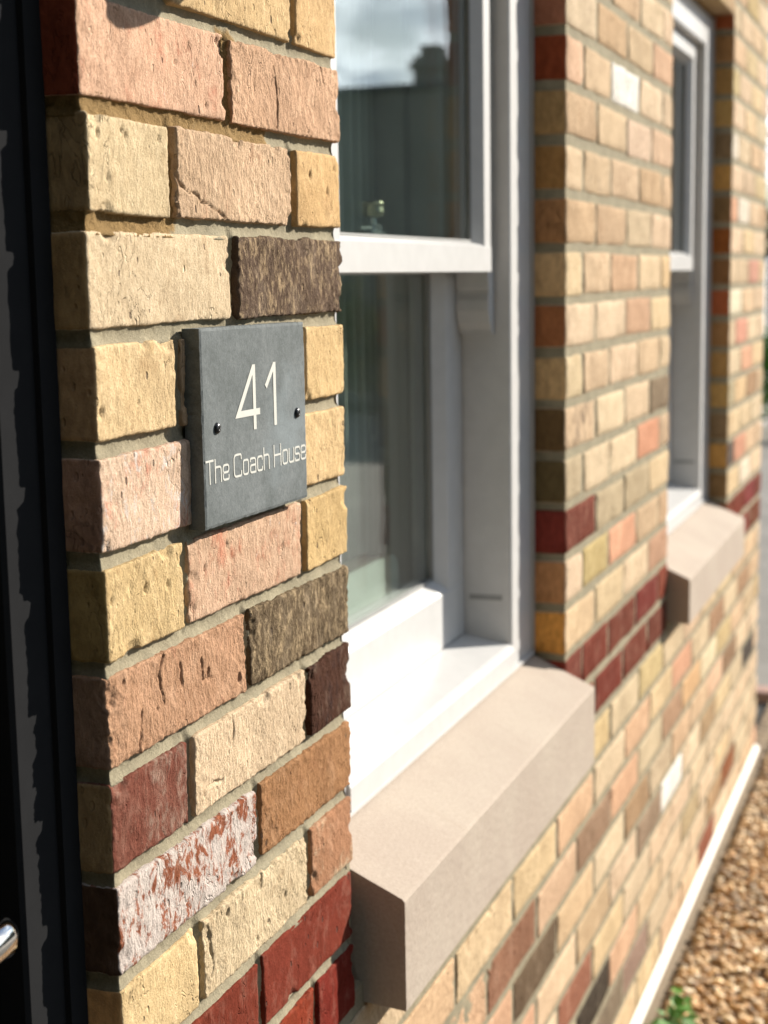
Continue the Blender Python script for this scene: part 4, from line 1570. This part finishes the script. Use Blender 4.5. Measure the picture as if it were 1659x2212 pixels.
lettering()
for sx, sz in ((.1515, -.2990), (.3015, -.3002)):
    sc_ = MB()
    sc_.lathe((sx, -.0122, sz), (0, -1, 0), [(.0044, 0), (.0044, .0006), (.0041, .0015), (.0032, .0024), (.0018, .0029), (.0010, .0028), (.0010, .0018)], 24)
    so = sc_.build('screw', MAT['screw'], plaque, (sx, -.0122, sz), smooth=True)
    sl = MB(); sl.box(sx - .0010, sx + .0010, -.0156, -.0150, sz - .0003, sz + .0003)
    sl.box(sx - .0003, sx + .0003, -.0157, -.0151, sz - .0010, sz + .0010)
    sl.build('screw_slot', MAT['seal'], so)

# ------------------------------------------------------------------ wall lamp over the plaque (its shadow reaches the top brick)
lamp = empty('wall_lamp', (.236, 0, .15))
tag(lamp, 'dark grey cylindrical wall lamp on the brick pier above the slate plaque', 'wall lamp')
lm = MB()
lm.lathe((.236, -.088, .072), (0, 0, 1), [(.020, 0), (.031, .004), (.035, .010), (.035, .150), (.032, .155), (.020, .155)], 32)
lm.build('lamp_shade', MAT['lamp_body'], lamp, smooth=False)
la_ = MB()
la_.bbox(.216, .256, -.010, -.001, .11, .19, .003)
la_.tube([(.236, -.058, .15), (.236, -.008, .15)], .012, 16)
la_.build('bracket', MAT['lamp_body'], lamp)

# ------------------------------------------------------------------ inside: planter on the window board, curtain
pt = empty('planter', (.88, .225, -.7425))
tag(pt, 'white planter box standing indoors on the window board behind the lower pane', 'planter')


def planter_shell():
    x0, x1, y0, y1, z0, z1, r = .70, 1.054, .172, .210, -.7424, -.556, .026
    prof = [(x0 + .01, z0), (x1 - .01, z0), (x1, z0 + .01)]
    for k in range(7):
        a = math.pi / 2 * k / 6
        prof.append((x1 - r + r * math.cos(a), z1 - r + r * math.sin(a)))
    for k in range(7):
        a = math.pi / 2 + math.pi / 2 * k / 6
        prof.append((x0 + r + r * math.cos(a), z1 - r + r * math.sin(a)))
    prof.append((x0, z0 + .01))
    m = MB(); m.prism_y(prof, y0, y1)
    return m


planter_shell().build('box', MAT['upholstery'], pt)
sl_ = MB(); sl_.bbox(.74, 1.01, .178, .204, -.5565, -.552, .001)
sl_.build('soil', MAT['bark'], pt)


def reveal_curtain(x0, x1, label):
    us = np.linspace(0, 1, 140)
    V = []; F = []
    for i, u in enumerate(us):
        x = x0 + (x1 - x0) * u
        y = .246 + .015 * math.sin(x * 190) + .005 * math.sin(x * 410 + 1)
        V += [(x, y, -.735), (x, y, .40), (x, y + .003, -.735), (x, y + .003, .40)]
    for i in range(len(us) - 1):
        a = i * 4
        F += [(a, a + 4, a + 5, a + 1), (a + 2, a + 3, a + 7, a + 6), (a + 1, a + 5, a + 7, a + 3)]
    c = mesh_obj('curtain', V, F, MAT['voile'], None, (0, 0, 0), True)
    tag(c, label, 'curtain', 'curtains hanging inside the windows')


reveal_curtain(.90, 1.158, 'pale grey curtain drawn back at the far side of the nearer window')
reveal_curtain(2.60, 2.832, 'pale grey curtain drawn back at the far side of the second window')

# ------------------------------------------------------------------ gravel, weeds
def gravel():
    ico_t = (1 + 5 ** .5) / 2
    iv = np.array([(-1, ico_t, 0), (1, ico_t, 0), (-1, -ico_t, 0), (1, -ico_t, 0), (0, -1, ico_t), (0, 1, ico_t), (0, -1, -ico_t), (0, 1, -ico_t), (ico_t, 0, -1), (ico_t, 0, 1), (-ico_t, 0, -1), (-ico_t, 0, 1)], float)
    iv /= np.linalg.norm(iv[0])
    fi = np.array([(0, 11, 5), (0, 5, 1), (0, 1, 7), (0, 7, 10), (0, 10, 11), (1, 5, 9), (5, 11, 4), (11, 10, 2), (10, 7, 6), (7, 1, 8), (3, 9, 4), (3, 4, 2), (3, 2, 6), (3, 6, 8), (3, 8, 9), (4, 9, 5), (2, 4, 11), (6, 2, 10), (8, 6, 7), (9, 8, 1)])
    n = 25000
    g = np.random.default_rng(3)
    xs = g.uniform(.62, 4.51, n); ys = -.022 - g.power(.9, n) * .745
    r = g.uniform(.0045, .0110, n)
    ang = g.uniform(0, 2 * math.pi, n)
    V = np.tile(iv, (n, 1, 1)) * (1 + g.uniform(-.22, .22, (n, 12, 1)))
    sc = np.stack([g.uniform(.9, 1.5, n), g.uniform(.8, 1.1, n), g.uniform(.55, .85, n)], 1)
    V = V * sc[:, None, :] * r[:, None, None]
    ca, sa = np.cos(ang), np.sin(ang)
    X = V[:, :, 0] * ca[:, None] - V[:, :, 1] * sa[:, None]; Y = V[:, :, 0] * sa[:, None] + V[:, :, 1] * ca[:, None]
    z = GZ + .014 + r * g.uniform(.1, 1.6, n)
    V = np.stack([X + xs[:, None], Y + ys[:, None], V[:, :, 2] + z[:, None]], 2).reshape(-1, 3)
    F = (fi[None] + (np.arange(n) * 12)[:, None, None]).reshape(-1, 3)
    me = bpy.data.meshes.new('gravel')
    me.from_pydata(V.tolist(), [], F.tolist())
    me.polygons.foreach_set('use_smooth', [True] * len(me.polygons))
    pal = np.array([(.40, .26, .13), (.33, .22, .12), (.50, .37, .22), (.24, .16, .095), (.62, .52, .38), (.30, .25, .19), (.45, .28, .14), (.70, .63, .52), (.17, .12, .08)])
    cc = pal[g.choice(len(pal), n, p=[.2, .17, .17, .12, .09, .09, .1, .03, .03])] * g.uniform(1.0, 1.5, (n, 1)) * np.array([1.04, .96, .80])
    at = me.attributes.new('ca', 'FLOAT_COLOR', 'POINT')
    at.data.foreach_set('color', np.concatenate([np.repeat(cc, 12, 0), np.ones((n * 12, 1))], 1).astype(np.float32).ravel())
    me.materials.append(MAT['gravel']); me.update()
    o = put(bpy.data.objects.new('gravel', me), None, (0, 0, 0))
    tag(o, 'golden brown gravel along the foot of the wall', None, kind='stuff')


gravel()


def leaves_mesh(pts, size, g, droop=.3):
    V = []; F = []
    for p in pts:
        a = g.uniform(0, 2 * math.pi); t = g.uniform(-.5, .9)
        d = np.array([math.cos(a) * math.cos(t), math.sin(a) * math.cos(t), math.sin(t)])
        sd = np.cross(d, [0, 0, 1.0]); sd /= np.linalg.norm(sd) + 1e-9
        up = np.cross(sd, d)
        s = size * g.uniform(.6, 1.2); w = s * .34
        b = len(V)
        V += [p, p + d * s * .45 + sd * w + up * s * .06, p + d * s - up * s * droop * .4, p + d * s * .45 - sd * w + up * s * .06]
        F += [(b, b + 1, b + 2), (b, b + 2, b + 3)]
    return V, F


def weed(loc, label, seed, hgt, spread, cnt, size):
    g = np.random.default_rng(seed)
    w = empty('weed', loc)
    tag(w, label, 'weed', 'weeds growing at the foot of the wall')
    st = MB(); pts = []
    for k in range(7):
        a = g.uniform(0, 6.28); rr = g.uniform(.2, 1) * spread
        top = np.array([loc[0] + math.cos(a) * rr, loc[1] + math.sin(a) * rr * .6, loc[2] + hgt * g.uniform(.6, 1)])
        base = np.array(loc)
        st.tube([base, base * .45 + top * .55 + np.array([0, 0, .02]), top], [.003, .002, .0012], 6)
        for j in range(cnt // 7):
            t = g.uniform(.25, 1)
            pts.append(base * (1 - t) + top * t + g.normal(0, .008, 3))
    st.build('stem', MAT['leaf_green'], w)
    V, F = leaves_mesh(pts, size, g)
    mesh_obj('leaves', V, F, MAT['leaf_green'], w)


weed((1.93, -.062, GZ), 'small bright green leafy weed in the gravel against the plinth', 4, .095, .060, 130, .034)


def bush(name, loc, rx, ry, h, nleaf, size, mat, label, cat, seed, trunk=True, group=None):
    g = np.random.default_rng(seed)
    r = empty(name, loc)
    tag(r, label, cat, group)
    lc = np.array(loc)
    cl = []
    for k in range(26):
        v = g.normal(0, 1, 3); v /= np.linalg.norm(v); v *= g.uniform(.3, .95)
        cl.append((np.array([v[0] * rx, v[1] * ry, h * .55 + v[2] * h * .42]), g.uniform(.22, .42) * min(rx, ry, h)))
    pts = []
    for k in range(nleaf):
        c, rad = cl[g.integers(len(cl))]
        v = g.normal(0, 1, 3); v /= np.linalg.norm(v)
        p = lc + c + v * rad * g.uniform(.6, 1.05)
        if p[2] > loc[2] + .03: pts.append(p)
    V, F = leaves_mesh(pts, size, g)
    mesh_obj('crown', V, F, mat, r)
    tm = MB()
    for k in range(5):
        c, rad = cl[g.integers(len(cl))]
        tm.tube([lc, lc + c * .5 + np.array([0, 0, h * .1]), lc + c], [h * .03, h * .018, h * .006], 8)
    tm.build('trunk', MAT['bark'], r)
    return r


# things beyond the corner of the house, a sliver of which shows at the right edge
bush('laurel_bush', (13.6, 1.55, GZ), 1.0, .9, 1.0, 5000, .10, MAT['leaf_green'], 'bright green bush beside the driveway beyond the corner of the house', 'bush', 11)
bush('hedge_tree', (16.5, 2.3, GZ), 1.7, 1.6, 3.6, 9000, .14, MAT['leaf_dark'], 'dark evergreen tree behind the bright green bush at the far end of the driveway', 'tree', 12)
gp = MB(); gp.bbox(14.6, 14.78, 1.28, 1.46, GZ, GZ + 1.55, .01); gp.bbox(14.58, 14.80, 1.26, 1.48, GZ + 1.551, GZ + 1.60, .01)
gpo = gp.build('gate_post', MAT['white_post'], None, (14.69, 1.37, GZ))
tag(gpo, 'white painted gate post standing before the dark evergreen tree', 'gate post')

# tall evergreen screen, out of view, added to keep sky light off the returns
def add_shade_hedge():
    g = np.random.default_rng(77)
    r = empty('shade_hedge', (-3.3, -4.5, GZ))
    tag(r, 'tall dense dark green conifer screen added unseen beyond the front door to block sky light', 'shade_hedge')
    HH, Y0, Y1, XA, XB = 6.4, -9.0, -.30, -3.9, -2.75
    pts = []
    for k in range(24000):
        f = g.random()
        x = g.uniform(XA, XB); y = g.uniform(Y0, Y1); z = g.uniform(.03, HH)
        if f < .62: x = XB + g.normal(0, .07)
        elif f < .75: z = HH + g.normal(0, .12)
        elif f < .88: y = Y1 + g.normal(0, .05)
        else: x = XA + g.normal(0, .07)
        pts.append(np.array([x, y, GZ + z]))
    V, F = leaves_mesh(pts, .20, g)
    mesh_obj('foliage', V, F, MAT['leaf_dark'], r)
    core = MB()
    core.bbox(XA + .12, XB - .12, Y0 + .12, Y1 - .10, GZ + .25, GZ + HH - .15, .15)
    core.build('blocking_core', MAT['leaf_dark'], r)  # solid core added so no sky light passes between the leaves
    cm_ = MB()
    for k in range(10):
        y = -.7 - k * .85
        cm_.tube([(-3.3, y, GZ), (-3.3 + g.uniform(-.1, .1), y, GZ + .4)], [.06, .05], 8)
    cm_.build('stems', MAT['bark'], r)


add_shade_hedge()

# the neighbour across the drive, mirrored in the upper panes
nb = empty('neighbour_house', (21, -11, GZ))
tag(nb, 'dark flat roofed brick house with a chimney across the driveway, mirrored in the window', 'house')
NX = 18.0
nm = MB(); nm.box(NX, NX + 5, -17, -5.48, GZ, 2.14); nm.box(NX + .3, NX + 4.5, -5.479, -4.2, GZ, 1.98); nm.build('wall', MAT['dark_brick'], nb)
nm = MB()
nm.box(NX - .06, NX + 5.06, -17.06, -5.44, 2.14, 2.21)
rf = nm.build('roof', MAT['roof_slate'], nb)
nm = MB()
nm.box(NX + .1, NX + .6, -5.88, -5.53, 2.2, 2.56)
nm.box(NX + .05, NX + .65, -5.925, -5.485, 2.40, 2.475)
nm.box(NX + .2, NX + .5, -5.82, -5.59, 2.561, 2.70)
nm.build('chimney', MAT['dark_brick'], rf)
for y0 in (-15, -12.4, -9.6):
    wn = MB(); wn.bbox(NX - .03, NX + .02, y0, y0 + 1.1, -.6, .7, .01)
    wo = wn.build('window', MAT['upvc'], nb)
    for q in (0, 1):
        pn = MB(); pn.box(NX - .04, NX - .031, y0 + .06 + q * .51, y0 + .06 + q * .51 + .46, -.52, .62)
        pn.build('pane', MAT['frame_dark'], wo)
bush('shrub', (15.6, -6.1, GZ), .9, 1.1, 1.5, 5000, .10, MAT['leaf_yellow'], 'yellow green shrub in front of the neighbouring house, mirrored in the window', 'shrub', 15)
for i, (bx, by, rx, hh) in enumerate(((14.5, -9.5, 1.3, 2.0), (16.2, -4.4, .8, 1.9), (12.5, -12.5, 1.5, 2.4))):
    bush('shrub', (bx, by, GZ), rx, rx, hh, 5000, .12, MAT['leaf_dark'],
         ('broad dark shrub left of the yellow green one, mirrored in the window', 'slim dark shrub at the corner of the neighbouring house', 'tall dark shrub farthest down the drive from the house')[i], 'shrub', 20 + i)
